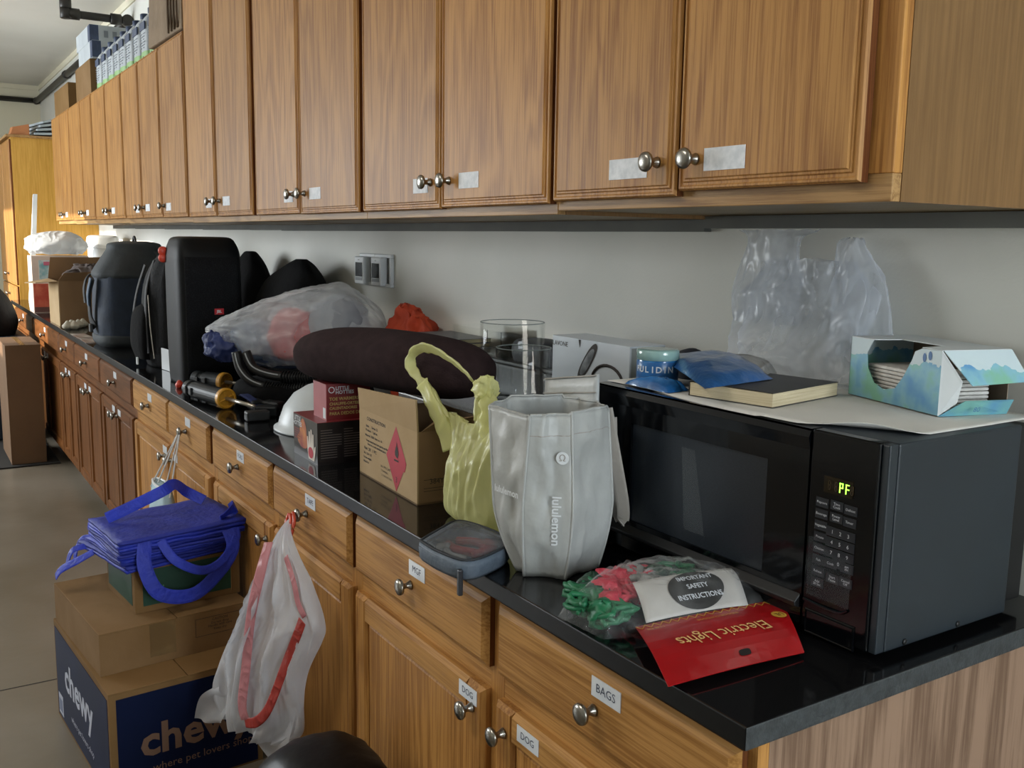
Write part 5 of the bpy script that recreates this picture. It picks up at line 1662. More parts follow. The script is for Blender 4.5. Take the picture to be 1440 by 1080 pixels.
# ------------------------------------------------------------------ far end of the counter
rnd = random.Random(11)
for k, (x, y) in enumerate(((-5.30, -0.619), (-5.29, -0.585), (-5.37, -0.551), (-5.42, -0.520), (-5.36, -0.59))):
    b = MB().loft(soft_body([(0.0, 0, 0, 0.012, 0.012, 2), (0.008, 0, 0, 0.026, 0.026, 2), (0.022, 0, 0, 0.03, 0.03, 2), (0.036, 0, 0, 0.018, 0.018, 2), (0.05, 0, 0, 0.006, 0.006, 2)], 20, 4, 0.05, 4, k, fold=0.04, nfold=8))
    o = b.build('garlic_bulb', mat('garlic_skin', 'b9b3a3', 0.6, 'a79f8d', 30), smooth=True, loc=(x, y, CT))
    tag(o, ['white garlic bulb nearest the counter edge, beside the open carton', 'white garlic bulb second from the counter edge', 'white garlic bulb in the middle of the small heap', 'white garlic bulb deepest on the counter, nearest the carton wall', 'white garlic bulb at the left of the small heap'][k], 'garlic', 'garlic bulbs on the counter')
for k, (x, c) in enumerate(((-4.86, 'glossy leaflet lying at the counter edge, left one'), (-4.62, 'glossy leaflet lying at the counter edge, right one by the blue pack'))):
    o = MB().box(-0.13, 0.13, -0.035, 0.035, 0, 0.003).build('leaflet', mat('glossy_leaflet', 'b5b0a8', 0.3, '8a6a5a', 9), loc=(x, -0.61, CT + 0.0005), rz=math.radians(2 - 4 * k))
    tag(o, c, 'leaflet')

t = thing('open_carton', 'open brown carton with flaps up at the far end of the counter', 'box', (-5.47, -0.636, CT))
Lx, Dy, Hz, th = 0.42, 0.36, 0.268, 0.005
MB().box(-Lx, 0, 0, th, 0.001, Hz).build('front_wall', M_card, t)
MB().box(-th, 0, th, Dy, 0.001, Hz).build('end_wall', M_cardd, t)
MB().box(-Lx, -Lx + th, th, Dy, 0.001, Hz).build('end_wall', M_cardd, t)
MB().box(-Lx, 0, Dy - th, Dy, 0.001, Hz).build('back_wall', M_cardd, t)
MB().box(-Lx + th, -th, th, Dy - th, 0, 0.005).build('base_panel', M_cardin, t)
MB().hexa([(-Lx, 0, Hz), (0, 0, Hz), (0, th, Hz), (-Lx, th, Hz), (-Lx - .02, -0.13, Hz - .03), (0.02, -0.12, Hz - .01), (0.02, -0.12, Hz - .005), (-Lx - .02, -0.13, Hz - .025)]).build('front_flap', M_card, t)
MB().hexa([(-Lx, 0, Hz), (-Lx + th, 0, Hz), (-Lx + th, Dy, Hz), (-Lx, Dy, Hz), (-Lx - 0.02, 0.02, Hz + 0.13), (-Lx - 0.015, 0.02, Hz + 0.13), (-Lx - 0.015, Dy, Hz + 0.13), (-Lx - 0.02, Dy, Hz + 0.13)]).build('end_flap', M_cardd, t)
MB().hexa([(-th, 0.0, Hz), (0, 0, Hz), (0, Dy, Hz), (-th, Dy, Hz), (0.045, 0.03, Hz + 0.05), (0.05, 0.03, Hz + 0.05), (0.05, Dy, Hz + 0.06), (0.045, Dy, Hz + 0.06)]).build('end_flap', M_cardd, t)
lump('grey_rag', [(0.0, 0, 0, 0.10, 0.10, 2.2), (0.06, 0, 0, 0.13, 0.12, 2.2), (0.12, 0, 0, 0.10, 0.10, 2), (0.16, 0, 0, 0.03, 0.03, 2)], mat('grey_brown_rag', '5f5552', 0.9, '4b4341', 10), (-5.68, -0.44, CT + 0.20), 'grey brown rag bundled in the top of the open carton', 'rag', wr=0.3, seed=3, n=64, between=8, cr=0.04, crs=9)
t = thing('printed_carton', 'white and red printed carton standing behind the open brown carton', 'box', (-6.62, -0.60, CT))
MB().box(-0.22, 0, -0.045, 0.32, 0, 0.39).build('carton', mat('pale_printed_carton', 'c9bab0', 0.5, 'bfaea4', 8), t, bevel=0.002)
MB().box(0, 0.001, -0.04, 0.31, 0.04, 0.20).build('red_panel', mat('red_picture_print', 'a8402f', 0.5, 'c46a50', 14), t)
MB().box(0, 0.001, -0.04, 0.31, 0.005, 0.04).build('brown_panel', mat('brown_print', '5a3a34', 0.5), t)
MB().box(0, 0.001, 0.0, 0.31, 0.22, 0.36).build('teal_panel', mat('teal_picture_print', '6fa3b0', 0.5, 'c2ced0', 16), t)
MB().box(0.001, 0.002, 0.03, 0.28, 0.325, 0.35).build('pink_panel', mat('pink_print', 'b8607c', 0.5), t)
M_whitebag = film('white_sack_film', 'd3d8dc', 0.94, 0.4, 9, 0.6, 0.95)
lump('white_sack', [(0.0, 0, 0, 0.10, 0.16, 2.4), (0.04, 0, 0, 0.14, 0.20, 2.4), (0.10, 0, 0, 0.13, 0.18, 2.2), (0.135, 0, 0, 0.09, 0.13, 2), (0.155, 0, 0.02, 0.04, 0.06, 2)], M_whitebag, (-6.73, -0.47, CT + 0.402), 'bright white sack lying on the printed carton at the far end', 'sack', wr=0.16, seed=2, n=64, between=8, cr=0.02, crs=9)
lump('grey_sack', [(0.0, 0, 0, 0.16, 0.14, 2.4), (0.2, 0, 0, 0.18, 0.16, 2.4), (0.36, 0, 0, 0.15, 0.12, 2.2), (0.46, 0, 0, 0.06, 0.06, 2), (0.48, 0, 0, 0.02, 0.02, 2)], mat('grey_sack_cloth', '8d8d8b', 0.7, '7b7a78', 10), (-6.25, -0.15, CT), 'grey plastic sack slumped behind the open carton', 'sack', wr=0.16, seed=7)
t = thing('white_bin', 'tall white plastic canister by the wall at the far end', 'canister', (-7.0, -0.12, CT))
part_lump('body', [(0.001, 0, 0, 0.14, 0.085, 4), (0.02, 0, 0, 0.15, 0.09, 4), (0.44, 0, 0, 0.155, 0.095, 4)], M_white, t, n=36, wr=0)
part_lump('lid', [(0.44, 0, 0, 0.162, 0.10, 4), (0.50, 0, 0, 0.162, 0.10, 4), (0.53, 0, 0, 0.145, 0.085, 4), (0.535, 0, 0, 0.05, 0.03, 3)], M_white, t, n=36, wr=0)
o = MB().hexa([(-0.02, -0.02, 0), (0.02, -0.02, 0), (0.02, 0.02, 0), (-0.02, 0.02, 0), (-0.018, 0.052, 0.84), (0.012, 0.052, 0.85), (0.012, 0.085, 0.85), (-0.018, 0.085, 0.84)]).build('white_batten', M_white, bevel=0.003, loc=(-7.9, -0.52, CT))
tag(o, 'narrow white strip leaning upright against the yellowish tall cabinet', 'strip')
# ------------------------------------------------------------------ floor pile by the base cabinets
M_navy = mat('navy_print', '0d1838', 0.6, '0b1532', 6, spec=0.12)
M_kraft = mat('kraft_cardboard', '7d613f', 0.8, '735835', 5, bump=0.08, bscale=40, spec=0.12)
M_kraft2 = mat('light_kraft_cardboard', '84694a', 0.8, '785d3c', 5, bump=0.08, bscale=40, spec=0.12)
M_logo = mat('pale_logo_print', 'b7bccb', 0.6)
M_logo2 = mat('kraft_logo_print', '7a6050', 0.7, spec=0.1)
M_paletape = film('packing_tape', 'b89a6c', 0.5, 0.15, 10, 0.1)


def shipping_box(name, label, loc, rz, L_, D_, H_, m, flap_gap=True):
    """closed carton: local x to the left is negative, y to the cabinets; two lid flaps meeting at a slit"""
    t = thing(name, label, 'box', loc, rz)
    th = 0.004
    MB().box(-L_, 0, 0, th, 0.0, H_).build('long_wall', m, t)
    MB().box(-L_, 0, D_ - th, D_, 0.0, H_).build('long_wall', m, t)
    MB().box(-th, 0, th, D_ - th, 0.0, H_).build('end_wall', m, t)
    MB().box(-L_, -L_ + th, th, D_ - th, 0.0, H_).build('end_wall', m, t)
    MB().box(-L_ + th, -th, th, D_ - th, 0, th).build('base_panel', m, t)
    for a, c in ((0, D_ / 2 - 0.001), (D_ / 2 + 0.001, D_)):
        MB().box(-L_, 0, a, c, H_, H_ + th).build('lid_flap', m, t, bevel=0.0012)
    return t


t = shipping_box('shipping_box', 'large navy printed pet-supply shipping box on the floor, bottom of the stack', (-1.752, -1.055, 0), math.radians(4.4), 0.612, 0.405, 0.303, M_kraft)
MB().box(-0.600, -0.012, -0.0012, 0, 0.010, 0.288).build('navy_panel', M_navy, t)
MB().box(0, 0.0012, 0.018, 0.39, 0.006, 0.288).build('navy_panel', M_navy, t)
text('chewy', 0.125, t, (-0.33, -0.0013, 0.17), (1, 0, 0), (0, 0, 1), M_logo, font_bold=0.003)
text('where pet lovers shop', 0.028, t, (-0.30, -0.0013, 0.062), (1, 0, 0), (0, 0, 1), M_logo)
MB().add([(-0.585, -0.0018, 0.02), (-0.53, -0.0018, 0.02), (-0.53, -0.0018, 0.085), (-0.585, -0.0018, 0.085)], [(0, 1, 2, 3)]).build('address_label', M_logo, t)
MB().add([(-0.578, -0.0024, 0.03), (-0.538, -0.0024, 0.03), (-0.538, -0.0024, 0.07), (-0.578, -0.0024, 0.07)], [(0, 1, 2, 3)]).build('label_print', mat('label_grey_print', '6d7694', 0.6), t)
MB().add([(-0.06, -0.0018, 0.0), (-0.03, -0.0018, 0.0), (-0.03, -0.0018, 0.05), (-0.06, -0.0018, 0.05)], [(0, 1, 2, 3)]).build('address_label', M_logo, t)
text('chewy', 0.118, t, (0.0013, 0.225, 0.15), (0, 1, 0), (0, 0, 1), M_logo2, font_bold=0.0032)
text('where pet lovers shop', 0.030, t, (0.0013, 0.24, 0.075), (0, 1, 0), (0, 0, 1), M_logo2)
for a in (-0.40, -0.2):
    pass

t = shipping_box('flat_carton', 'flat plain brown carton in the middle of the floor stack', (-1.868, -1.052, 0.3075), math.radians(5.5), 0.475, 0.41, 0.113, M_kraft2)
MB().box(0, 0.0008, 0.13, 0.20, 0.02, 0.113).build('tape_strip', M_paletape, t)
for a, c, z0, z1 in ((0.255, 0.395, 0.045, 0.0462), (0.255, 0.395, 0.096, 0.0972), (0.255, 0.2562, 0.045, 0.097), (0.3938, 0.395, 0.045, 0.097)):
    MB().add([(0.0006, a, z0), (0.0006, c, z0), (0.0006, c, z1), (0.0006, a, z1)], [(0, 1, 2, 3)]).build('printed_rule', M_blackink, t)
for s, z in (('CAUTION', 0.088), ('Do not drop', 0.078), ('Handle with care', 0.070), ('Keep dry', 0.060)):
    text(s, 0.010, t, (0.0006, 0.325, z), (0, 1, 0), (0, 0, 1), M_blackink)

M_green = mat('dark_green_print', '12402f', 0.6, '0f382a', 8)
t = shipping_box('green_carton', 'brown carton with dark green printed sides, under the blue bags', (-1.962, -0.941, 0.4255), math.radians(5.5), 0.258, 0.30, 0.125, M_kraft)
MB().box(-0.245, -0.022, -0.001, 0, 0.018, 0.12).build('green_panel', M_green, t)
MB().box(0, 0.001, 0.022, 0.275, 0.018, 0.12).build('green_panel', M_green, t)
MB().tube([(0.001, 0.275, 0.01), (0.001, 0.275, 0.12)], 0.002, 5).build('edge_fold', M_kraft, t)

# blue folded bags -------------------------------------------------------------
M_blue = mat('royal_blue_nonwoven', '2338b8', 0.6, '1e30a0', 14, bump=0.35, bscale=60)
M_blued = mat('deep_blue_nonwoven', '1c2d98', 0.65, '182684', 14, bump=0.35, bscale=60)
rz0 = math.radians(5.5)
layers = [('lowest and widest of the folded blue bags, sticking out to the left', 0.0, 0.36, 0.33, -0.045, 0.000, 0.020, 6),
          ('second folded blue bag from the bottom of the stack', 0.021, 0.32, 0.335, -0.02, 0.0, 0.017, 2),
          ('third folded blue bag from the bottom of the stack', 0.040, 0.31, 0.34, 0.0, 0.0, 0.016, -1),
          ('fourth folded blue bag, second from the top of the stack', 0.058, 0.30, 0.35, 0.006, 0.004, 0.017, 1),
          ('topmost folded blue bag, with its handles looping down', 0.077, 0.295, 0.355, 0.01, 0.006, 0.020, 0)]
for k, (lab, z, w, d, ox, oy, h, an) in enumerate(layers):
    t = thing('folded_blue_bag', lab, 'bag', (-2.10, -0.828, 0.556 + z), rz0 + math.radians(an), group='folded blue bags')
    for q in range(2):
        zb = q * h * 0.5

        def sh(u, v, zb=zb, q=q, w=w, d=d, ox=ox, oy=oy, h=h):
            x = ox - w / 2 + w * u + 0.004 * q
            y = oy - d / 2 + d * v
            sag = -0.03 * max(0, 0.25 - u) / 0.25 * (1 if z < 0.03 else 0.3)
            return (x + 0.004 * nz3((u, v, q), 3, k), y + 0.004 * nz3((u, v, q + 5), 3, k), zb + 0.003 + 0.0035 * nz3((u, v, 0), 6, k + q) + sag * 0.3 + 0.012 * (v - 0.5) * (1 if k == 4 else 0.4))
        MB().grid(sh, 14, 14).build('fabric_fold', M_blue if (k + q) % 2 == 0 else M_blued, t, solid=h * 0.42, smooth=True)
    if k == 4:
        MB().tube(catmull([(-0.06, -0.14, 0.024), (-0.03, -0.08, 0.055), (0.0, 0.0, 0.095), (-0.04, 0.05, 0.100), (-0.08, 0.10, 0.060), (-0.05, 0.14, 0.035)], 8), 1.0, 8, flat=(0.017, 0.0022), up=(1, 0, 0.5)).build('handle', M_blue, t)
        MB().tube(catmull([(0.155, -0.10, 0.005), (0.175, -0.11, -0.06), (0.185, -0.075, -0.14), (0.178, 0.02, -0.165), (0.176, 0.10, -0.11), (0.180, 0.135, -0.05), (0.165, 0.13, 0.0)], 8), 1.0, 8, flat=(0.020, 0.0022), up=(1, 0, 0.1)).build('handle', M_blue, t)
        MB().tube(catmull([(0.158, -0.06, 0.0), (0.180, -0.03, -0.055), (0.184, 0.04, -0.098), (0.181, 0.10, -0.085), (0.176, 0.145, -0.03), (0.16, 0.15, 0.0)], 8), 1.0, 8, flat=(0.013, 0.0022), up=(1, 0, 0.1)).build('handle', M_blue, t)
        MB().tube(catmull([(0.13, 0.12, 0.025), (0.12, 0.168, 0.050), (0.08, 0.172, 0.03)], 6), 1.0, 8, flat=(0.02, 0.0025), up=(0, 1, 0.3)).build('handle', M_blue, t)
    if k == 0:
        for pts in ([(-0.20, -0.13, 0.01), (-0.235, -0.15, 0.0), (-0.245, -0.165, -0.04), (-0.24, -0.165, -0.07)], [(-0.16, -0.16, 0.005), (-0.17, -0.20, -0.005), (-0.175, -0.215, -0.05)], [(-0.10, -0.165, 0.002), (-0.12, -0.20, -0.02), (-0.16, -0.235, -0.05), (-0.18, -0.245, -0.075)]):
            MB().tube(catmull(pts, 6), 1.0, 8, flat=(0.013, 0.002), up=(0, -1, 0.4)).build('handle', M_blue, t)

# white trash bag on the drawer knob --------------------------------------------
M_tbag = film('white_trash_film', 'e6eaf2', 0.70, 0.3, 6, 0.35, 0.9, (1, 1, 0.4), edge=0.3)
t = thing('trash_bag', 'white trash bag with red drawstrings hanging from a drawer knob', 'trash bag', (-1.463, -0.66, 0))
O = Vector((-1.463, -0.66, 0))
nrm = Vector((0.34, -0.94, 0))
prof = [(0.790, (-1.462, -.672), (-1.448, -.668), .004), (0.772, (-1.452, -.695), (-1.425, -.684), .010), (0.735, (-1.432, -.725), (-1.345, -.694), .020), (0.678, (-1.449, -.745), (-1.278, -.684), .030), (0.60, (-1.500, -.764), (-1.238, -.672), .036), (0.55, (-1.530, -.774), (-1.252, -.676), .040), (0.463, (-1.575, -.79), (-1.300, -.692), .044), (0.38, (-1.615, -.804), (-1.318, -.698), .042), (0.30, (-1.640, -.812), (-1.328, -.700), .034), (0.245, (-1.61, -.802), (-1.40, -.727), .020)]
K = [[v for v in catmull([(z, l[0], l[1]) for z, l, r, w in prof], 10)], [v for v in catmull([(w, r[0], r[1]) for z, l, r, w in prof], 10)]]
rings = []
nn = 130
for va, vb in zip(*K):
    z, xl, yl = va
    w, xr, yr = vb
    ring = []
    for j in range(nn):
        a = 2 * math.pi * j / nn
        c, s_ = math.cos(a), math.sin(a)
        u = 0.5 + 0.5 * c
        p = Vector((xl, yl, z)).lerp(Vector((xr, yr, z)), u)
        g = min(1.0, (0.80 - z) * 7)
        fold = 0.004 * g * math.sin(u * 21 + 2.5 * noise.noise(Vector((u * 2, z * 5, 0.3)))) + 0.010 * g * noise.noise(Vector((u * 6, z * 7, 1.0))) + 0.020 * g * (ridge((u * 0.9 + z * 0.35, z * 0.5, 0.2), 5.5, 2.0) - 0.5)
        off = w * abs(s_) ** 0.8 * (1 if s_ > 0 else -0.35)
        p = p + nrm * (off + (fold if s_ > 0 else fold * 0.2))
        if p.y > -0.636:
            p.y = -0.636
        ring.append(p - O + Vector((0, 0, 0.012 * noise.noise(Vector((u * 5, z * 3, 4))) * g)))
    rings.append(ring)
MB().loft(rings, cap=False).build('bag_film', M_tbag, t, smooth=True)


def tail(poly_a, poly_b, name='bag_tail', k=8):
    A, B_ = catmull(poly_a, k), catmull(poly_b, k)
    n = min(len(A), len(B_)) - 1

    def pt(u, v):
        q = int(round(v * n))
        return A[q].lerp(B_[q], u) + nrm * (0.010 * math.sin(u * 6 + v * 4)) - O
    MB().grid(pt, 10, n).build(name, M_tbag, t, smooth=True)


tail([(-1.60, -.815, .34), (-1.665, -.84, .29), (-1.718, -.858, .205)], [(-1.56, -.80, .30), (-1.585, -.81, .25), (-1.61, -.815, .232)])
tail([(-1.47, -.775, .30), (-1.45, -.765, .25), (-1.405, -.745, .19)], [(-1.325, -.715, .36), (-1.345, -.722, .27), (-1.392, -.74, .188)])
tail([(-1.40, -.73, .33), (-1.38, -.728, .27)], [(-1.322, -.70, .38), (-1.325, -.705, .30)])
M_rstring = film('red_drawstring_film', 'c0473f', 0.92, 0.35, 20, 0.4, 0.95)
M_pstring = film('pink_drawstring_film', 'dc9aa0', 0.85, 0.35, 20, 0.4, 0.9)


def strap(pts, w, m, off=0.046, name='drawstring'):
    P = [Vector(p) + nrm * off - O for p in pts]
    MB().tube(catmull(P, 7), 1.0, 8, flat=(w, 0.0014), up=(0.34, -0.94, 0.05)).build(name, m, t, smooth=True)


strap([(-1.425, -.70, .755), (-1.405, -.728, .69), (-1.44, -.742, .574), (-1.463, -.75, .441), (-1.481, -.756, .343), (-1.472, -.752, .305)], 0.017, M_pstring)
strap([(-1.472, -.752, .298), (-1.43, -.738, .315), (-1.385, -.721, .367), (-1.33, -.70, .485), (-1.285, -.683, .58), (-1.268, -.679, .613)], 0.013, M_rstring)
strap([(-1.272, -.68, .618), (-1.292, -.687, .645), (-1.31, -.69, .69), (-1.36, -.69, .735)], 0.009, M_pstring, 0.036)
for pts in ([(0.002, -0.012, 0.800), (0.018, -0.016, 0.785), (0.02, -0.025, 0.765), (0.02, -0.03, 0.745)], [(-0.002, -0.012, 0.800), (-0.004, -0.018, 0.785), (0.008, -0.026, 0.765), (0.014, -0.03, 0.745)], [(0.0, -0.004, 0.802), (0.026, -0.01, 0.79), (0.032, -0.018, 0.765), (0.03, -0.028, 0.742)]):
    MB().tube(catmull(pts, 6), 0.0045, 6).build('drawstring_loop', mat('orange_red_plastic_string', 'c2472f', 0.35), t, smooth=True)

# white drawstring bag on the other knob ------------------------------------------
t = thing('drawstring_bag', 'pale blue bag hanging by white cords from a drawer knob', 'bag', (-2.60, -0.72, 0))
M_cord = mat('white_cord', 'c4c4c2', 0.7)
for x, z, y in ((-0.075, 0.60, -0.02), (-0.045, 0.60, -0.01), (0.03, 0.60, 0.0), (0.11, 0.60, 0.0)):
    MB().tube([(-0.015 + 0.008 * (x > 0), 0.068, 0.797), (x, y, z)], 0.0028, 6).build('cord', M_cord, t)
part_lump('bag_body', [(0.43, 0.0, 0, 0.10, 0.03, 2.4), (0.46, 0, 0, 0.13, 0.04, 2.4), (0.52, 0, 0, 0.12, 0.035, 2.4), (0.58, 0, 0, 0.105, 0.028, 2.4), (0.62, -0.01, 0, 0.10, 0.02, 2.4)], mat('pale_blue_coated_paper', 'a9c4cf', 0.5, '9cb9c6', 8), t, n=30, wr=0.06)
MB().tube([(0.09 * math.cos(a) - 0.01, 0.02 * math.sin(a), 0.622) for a in [k * math.pi / 10 for k in range(21)]], 0.004, 5, cap=False).build('rim', M_white, t)

# black sack on the floor -----------------------------------------------------------
t = thing('black_sack', 'shiny black bag with a strap on the floor at the cabinet foot', 'bag', (-0.985, -0.80, 0))
part_lump('sack_body', [(0.001, 0, 0, 0.15, 0.12, 2.4), (0.05, 0, 0, 0.175, 0.135, 2.4), (0.22, 0, 0, 0.18, 0.135, 2.8), (0.36, 0.01, 0.01, 0.17, 0.125, 2.8), (0.43, 0.03, 0.02, 0.135, 0.10, 2.6), (0.455, 0.04, 0.02, 0.09, 0.065, 2.2), (0.462, 0.04, 0.02, 0.02, 0.015, 2.0)], mat('shiny_black_film', '040405', 0.4, '060607', 20, bump=0.3, bscale=14, spec=0.18), t, n=56, wr=0.08, seed=3)
MB().tube(catmull([(0.02, -0.145, 0.16), (0.07, -0.142, 0.28), (0.115, -0.115, 0.37), (0.15, -0.06, 0.41), (0.18, 0.0, 0.36), (0.19, 0.03, 0.25)], 7), 1.0, 8, flat=(0.02, 0.004), up=(0, -1, 0.3)).build('strap', mat('charcoal_strap', '232527', 0.6), t)

# ------------------------------------------------------------------ far floor
t = shipping_box('tall_carton', 'tall narrow plain brown carton standing on the floor at the far left', (-5.95, -0.893, 0.012), math.radians(0), 0.55, 0.2, 0.75, mat('tall_carton_cardboard', '6b5036', 0.8, '62482f', 4, bump=0.06, bscale=30))
MB().box(-0.55, 0, 0.085, 0.115, 0.7545, 0.7553).build('tape_strip', M_paletape, t)
o = MB().box(-8.2, -5.90, -1.75, -0.62, 0.0, 0.010).build('floor_mat', mat('black_rubber_mat', '1a1815', 0.8, '211f1b', 8), bevel=0.003)
tag(o, 'thin black mat on the floor under the tall carton', 'mat')
t = thing('storage_bin', 'dark blue storage bin on the floor behind the tall carton', 'bin', (-7.05, -0.86, 0.011))
b = MB().hexa([(-0.26, -0.18, 0), (0.26, -0.18, 0), (0.26, 0.15, 0), (-0.26, 0.15, 0), (-0.30, -0.21, 0.70), (0.30, -0.21, 0.70), (0.30, 0.17, 0.70), (-0.30, 0.17, 0.70)])
b.build('body', mat('dark_blue_plastic', '1c2736', 0.5, '202c3d', 8), t, bevel=0.01)
MB().box(-0.31, 0.31, -0.22, 0.18, 0.70, 0.73).build('rim', MATS['dark_blue_plastic'], t, bevel=0.008)
lump('black_sack', [(0.0, 0, 0, 0.24, 0.15, 2.4), (0.1, 0, 0, 0.27, 0.17, 2.4), (0.25, 0, 0, 0.22, 0.12, 2.2), (0.36, 0, -0.03, 0.08, 0.06, 2), (0.38, 0, -0.03, 0.02, 0.02, 2)], M_nylon, (-7.05, -0.88, 0.742), 'black bag heaped on the dark blue bin at the far left', 'bag', wr=0.12, seed=9)

# ------------------------------------------------------------------ on top of the wall cabinets
ZT2 = ZS + 0.0005
M_jug = mat('white_jug_plastic', 'b9c0c6', 0.4, 'aab2b9', 14)
M_juglab = mat('navy_label_print', '2c3b57', 0.5, '3a4a68', 30)
M_juggreen = mat('green_band_print', '7fae6a', 0.5, '94bd7c', 20)
M_jugtxt = mat('grey_fine_print', '7c848c', 0.6)
xs = [-5.60, -5.415, -5.235, -5.06, -4.90, -4.73, -4.545, -4.375, -4.195]
b = MB().loft(soft_body([(0.0, 0, 0, 0.066, 0.05, 4), (0.006, 0, 0, 0.070, 0.054, 4), (0.035, 0, 0, 0.070, 0.054, 4), (0.15, 0, 0, 0.069, 0.053, 4), (0.19, 0, 0, 0.060, 0.045, 3), (0.212, 0, 0, 0.03, 0.028, 2), (0.222, 0, 0, 0.022, 0.022, 2)], 28, 4, 0))
ME_body = b.mesh('body', M_jug, True)
ME_band = MB().loft(soft_body([(0.002, 0, 0, 0.071, 0.055, 4), (0.034, 0, 0, 0.0712, 0.0552, 4)], 28, 1, 0), cap=False).mesh('green_band', M_juggreen, True)
ME_foot = MB().loft(soft_body([(0.0, 0.0, -0.0, 0.030, 0.0556, 4), (0.012, 0, 0, 0.030, 0.0558, 4)], 20, 1, 0), cap=False).mesh('dark_print', M_blackink, True)
ME_lab = MB().box(-0.052, 0.052, -0.0565, -0.052, 0.135, 0.172).mesh('navy_label', M_juglab)
ME_cap = MB().lathe([(0.024, 0.218), (0.025, 0.221), (0.025, 0.244), (0.021, 0.247), (0.004, 0.247)], 18).mesh('cap', M_juglab, True)
tb = MB()
for r_ in range(6):
    tb.box(-0.05, -0.05 + 0.03 + 0.012 * ((r_ * 5) % 3), -0.0558, -0.054, 0.05 + r_ * 0.013, 0.0535 + r_ * 0.013)
    tb.box(0.01, 0.01 + 0.02 + 0.01 * ((r_ * 7) % 3), -0.0558, -0.054, 0.05 + r_ * 0.013, 0.0535 + r_ * 0.013)
ME_txt = tb.mesh('fine_print', M_jugtxt)
ORD = ['ninth', 'eighth', 'seventh', 'sixth', 'fifth', 'fourth', 'third', 'second', 'first']
for x, od in zip(xs, ORD):
    t = thing('cleaner_jug', f'white jug with navy label and green band, {od} from the brown paper parcel', 'jug', (x, -0.288, ZT2), group='white jugs on the wall cabinets')
    for nm, me in (('body', ME_body), ('green_band', ME_band), ('navy_label', ME_lab), ('cap', ME_cap), ('fine_print', ME_txt), ('dark_print', ME_foot)):
        inst(nm, me, t)
# kraft parcel
t = thing('paper_parcel', 'crumpled brown paper parcel beside the tall cabinets, on top of the row', 'parcel', (-3.82, -0.215, ZT2))
b = MB()
b.hexa([(-0.275, -0.165, 0.0), (0.30, -0.155, 0.0), (0.30, 0.12, 0), (-0.275, 0.12, 0), (-0.28, -0.15, 0.30), (0.28, -0.15, 0.31), (0.28, 0.12, 0.31), (-0.28, 0.12, 0.30)])
b.build('parcel', mat('crumpled_kraft_paper', '8f7a61', 0.85, '7d6a53', 8, bump=0.6, bscale=22), t, bevel=0.008)
for x in (0.10, 0.15, 0.20, 0.25):
    MB().tube(catmull([(x, -0.160, 0.01), (x + 0.01, -0.163, 0.12), (x + 0.004, -0.156, 0.29)], 5), 0.005, 5).build('paper_crease', mat('dark_kraft_paper', '5d4d3c', 0.9), t)
# cartons
t = shipping_box('small_carton', 'small brown carton under the white printed boxes on the cabinets', (-5.78, -0.352, ZT2), math.radians(0), 0.55, 0.3, 0.20, M_kraft2)
for k, (lab, z) in enumerate((('lower white and navy printed box on the brown carton', 0.2045), ('upper white and navy printed box on the brown carton', 0.3055))):
    t = thing('printed_box', lab, 'box', (-5.72 - 0.06 * k, -0.345, ZT2 + z), group='white printed boxes on the cabinets')
    MB().box(-0.5, 0.0, 0, 0.30, 0, 0.10).build('carton', mat('white_printed_carton', 'b9c1c6', 0.5, 'aeb6bc', 10), t, bevel=0.002)
    MB().box(0, 0.001, 0, 0.05, 0.002, 0.098).build('navy_panel', M_juglab, t)
    MB().box(-0.07, 0, -0.001, 0, 0.002, 0.098).build('navy_panel', M_juglab, t)
    for q in range(4):
        MB().box(0, 0.001, 0.08 + 0.05 * q, 0.105 + 0.05 * q, 0.03, 0.07).build('printed_figure', M_jugtxt, t)
t = shipping_box('small_carton', 'brown carton at the far end on top of the wall cabinets', (-6.66, -0.352, ZT2), math.radians(0), 0.66, 0.3, 0.17, M_kraft)
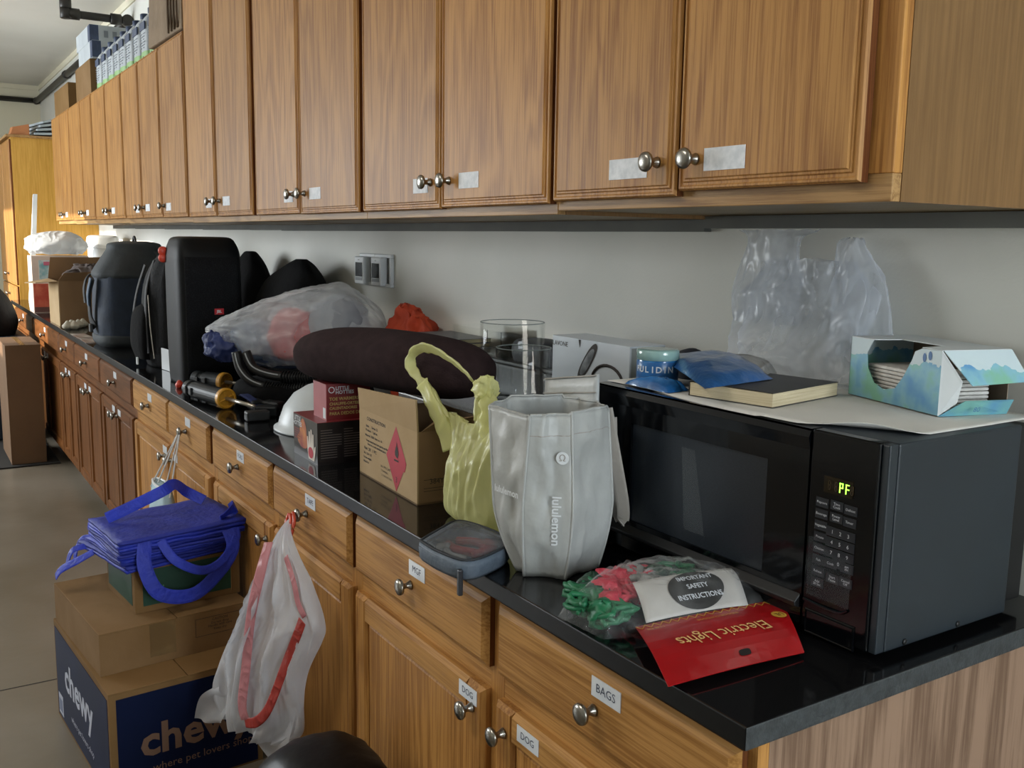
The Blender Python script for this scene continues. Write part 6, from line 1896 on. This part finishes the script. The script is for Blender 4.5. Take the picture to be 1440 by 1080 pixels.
# things on the tall cabinet
t = thing('folded_blinds', 'folded pale grey blinds lying on top of the tall cabinet', 'blinds', (-8.5, -0.30, 2.236))
for k in range(4):
    o = MB().box(-0.4, 0.4, -0.16, 0.16, 0, 0.018).build('slat_bundle', mat('pale_grey_plastic', '9aa5ab', 0.4, 'aab4b9', 8), t, bevel=0.004, loc=(0, 0.05, 0.014 + k * 0.042), rot=(math.radians(3 + 4 * k), 0, math.radians(3 * k)))
o = MB().hexa([(-0.1, -0.08, 0), (0.1, -0.08, 0), (0.1, 0.06, 0), (-0.1, 0.06, 0), (-0.09, -0.06, 0.07), (0.09, -0.06, 0.06), (0.09, 0.06, 0.09), (-0.09, 0.06, 0.09)]).build('orange_carton', mat('orange_brown_carton', 'b3764a', 0.7, 'a56a3f', 8), bevel=0.003, loc=(-8.22, -0.50, 2.236))
tag(o, 'small orange brown carton at the front of the tall cabinet top', 'box')

# black pipe -------------------------------------------------------------------------
M_pipe = mat('black_iron_pipe', '2c2a28', 0.45, '38352f', 14, metal=0.3)
t = thing('gas_pipe', 'black iron pipe running along the wall below the ceiling', 'pipe', (0, 0, 0))
MB().tube([(-6.45, 0.012, 2.895), (-11.36, 0.012, 2.895)], 0.028, 14).build('pipe_run', M_pipe, t, smooth=True)
MB().tube([(-11.36, 0.012, 2.895), (-11.36, -1.6, 2.895)], 0.028, 14).build('pipe_run', M_pipe, t, smooth=True)
MB().tube([(-6.47, 0.012, 2.895), (-6.47, -0.36, 2.895)], 0.026, 14).build('pipe_run', M_pipe, t, smooth=True)
MB().tube([(-6.47, -0.37, 2.89), (-6.47, -0.37, ZC)], 0.026, 14).build('pipe_riser', M_pipe, t, smooth=True)
for p, ax_ in (((-6.47, 0.012, 2.895), 'x'), ((-6.47, -0.37, 2.895), 'z'), ((-6.47, -0.06, 2.895), 'y'), ((-6.47, -0.32, 2.895), 'y'), ((-6.47, -0.37, 2.95), 'z'), ((-9.2, 0.012, 2.895), 'x'), ((-11.36, 0.012, 2.895), 'x')):
    MB().lathe([(0.03, -0.035), (0.037, -0.032), (0.037, 0.032), (0.03, 0.035)], 16, p, axis=ax_).build('fitting', M_pipe, t, smooth=True)
MB().tube([(-11.36, -1.6, 2.895), (-11.36, -3.0, 2.895)], 0.022, 12).build('brass_section', mat('brass_pipe', 'b69a52', 0.4, metal=0.6), t, smooth=True)
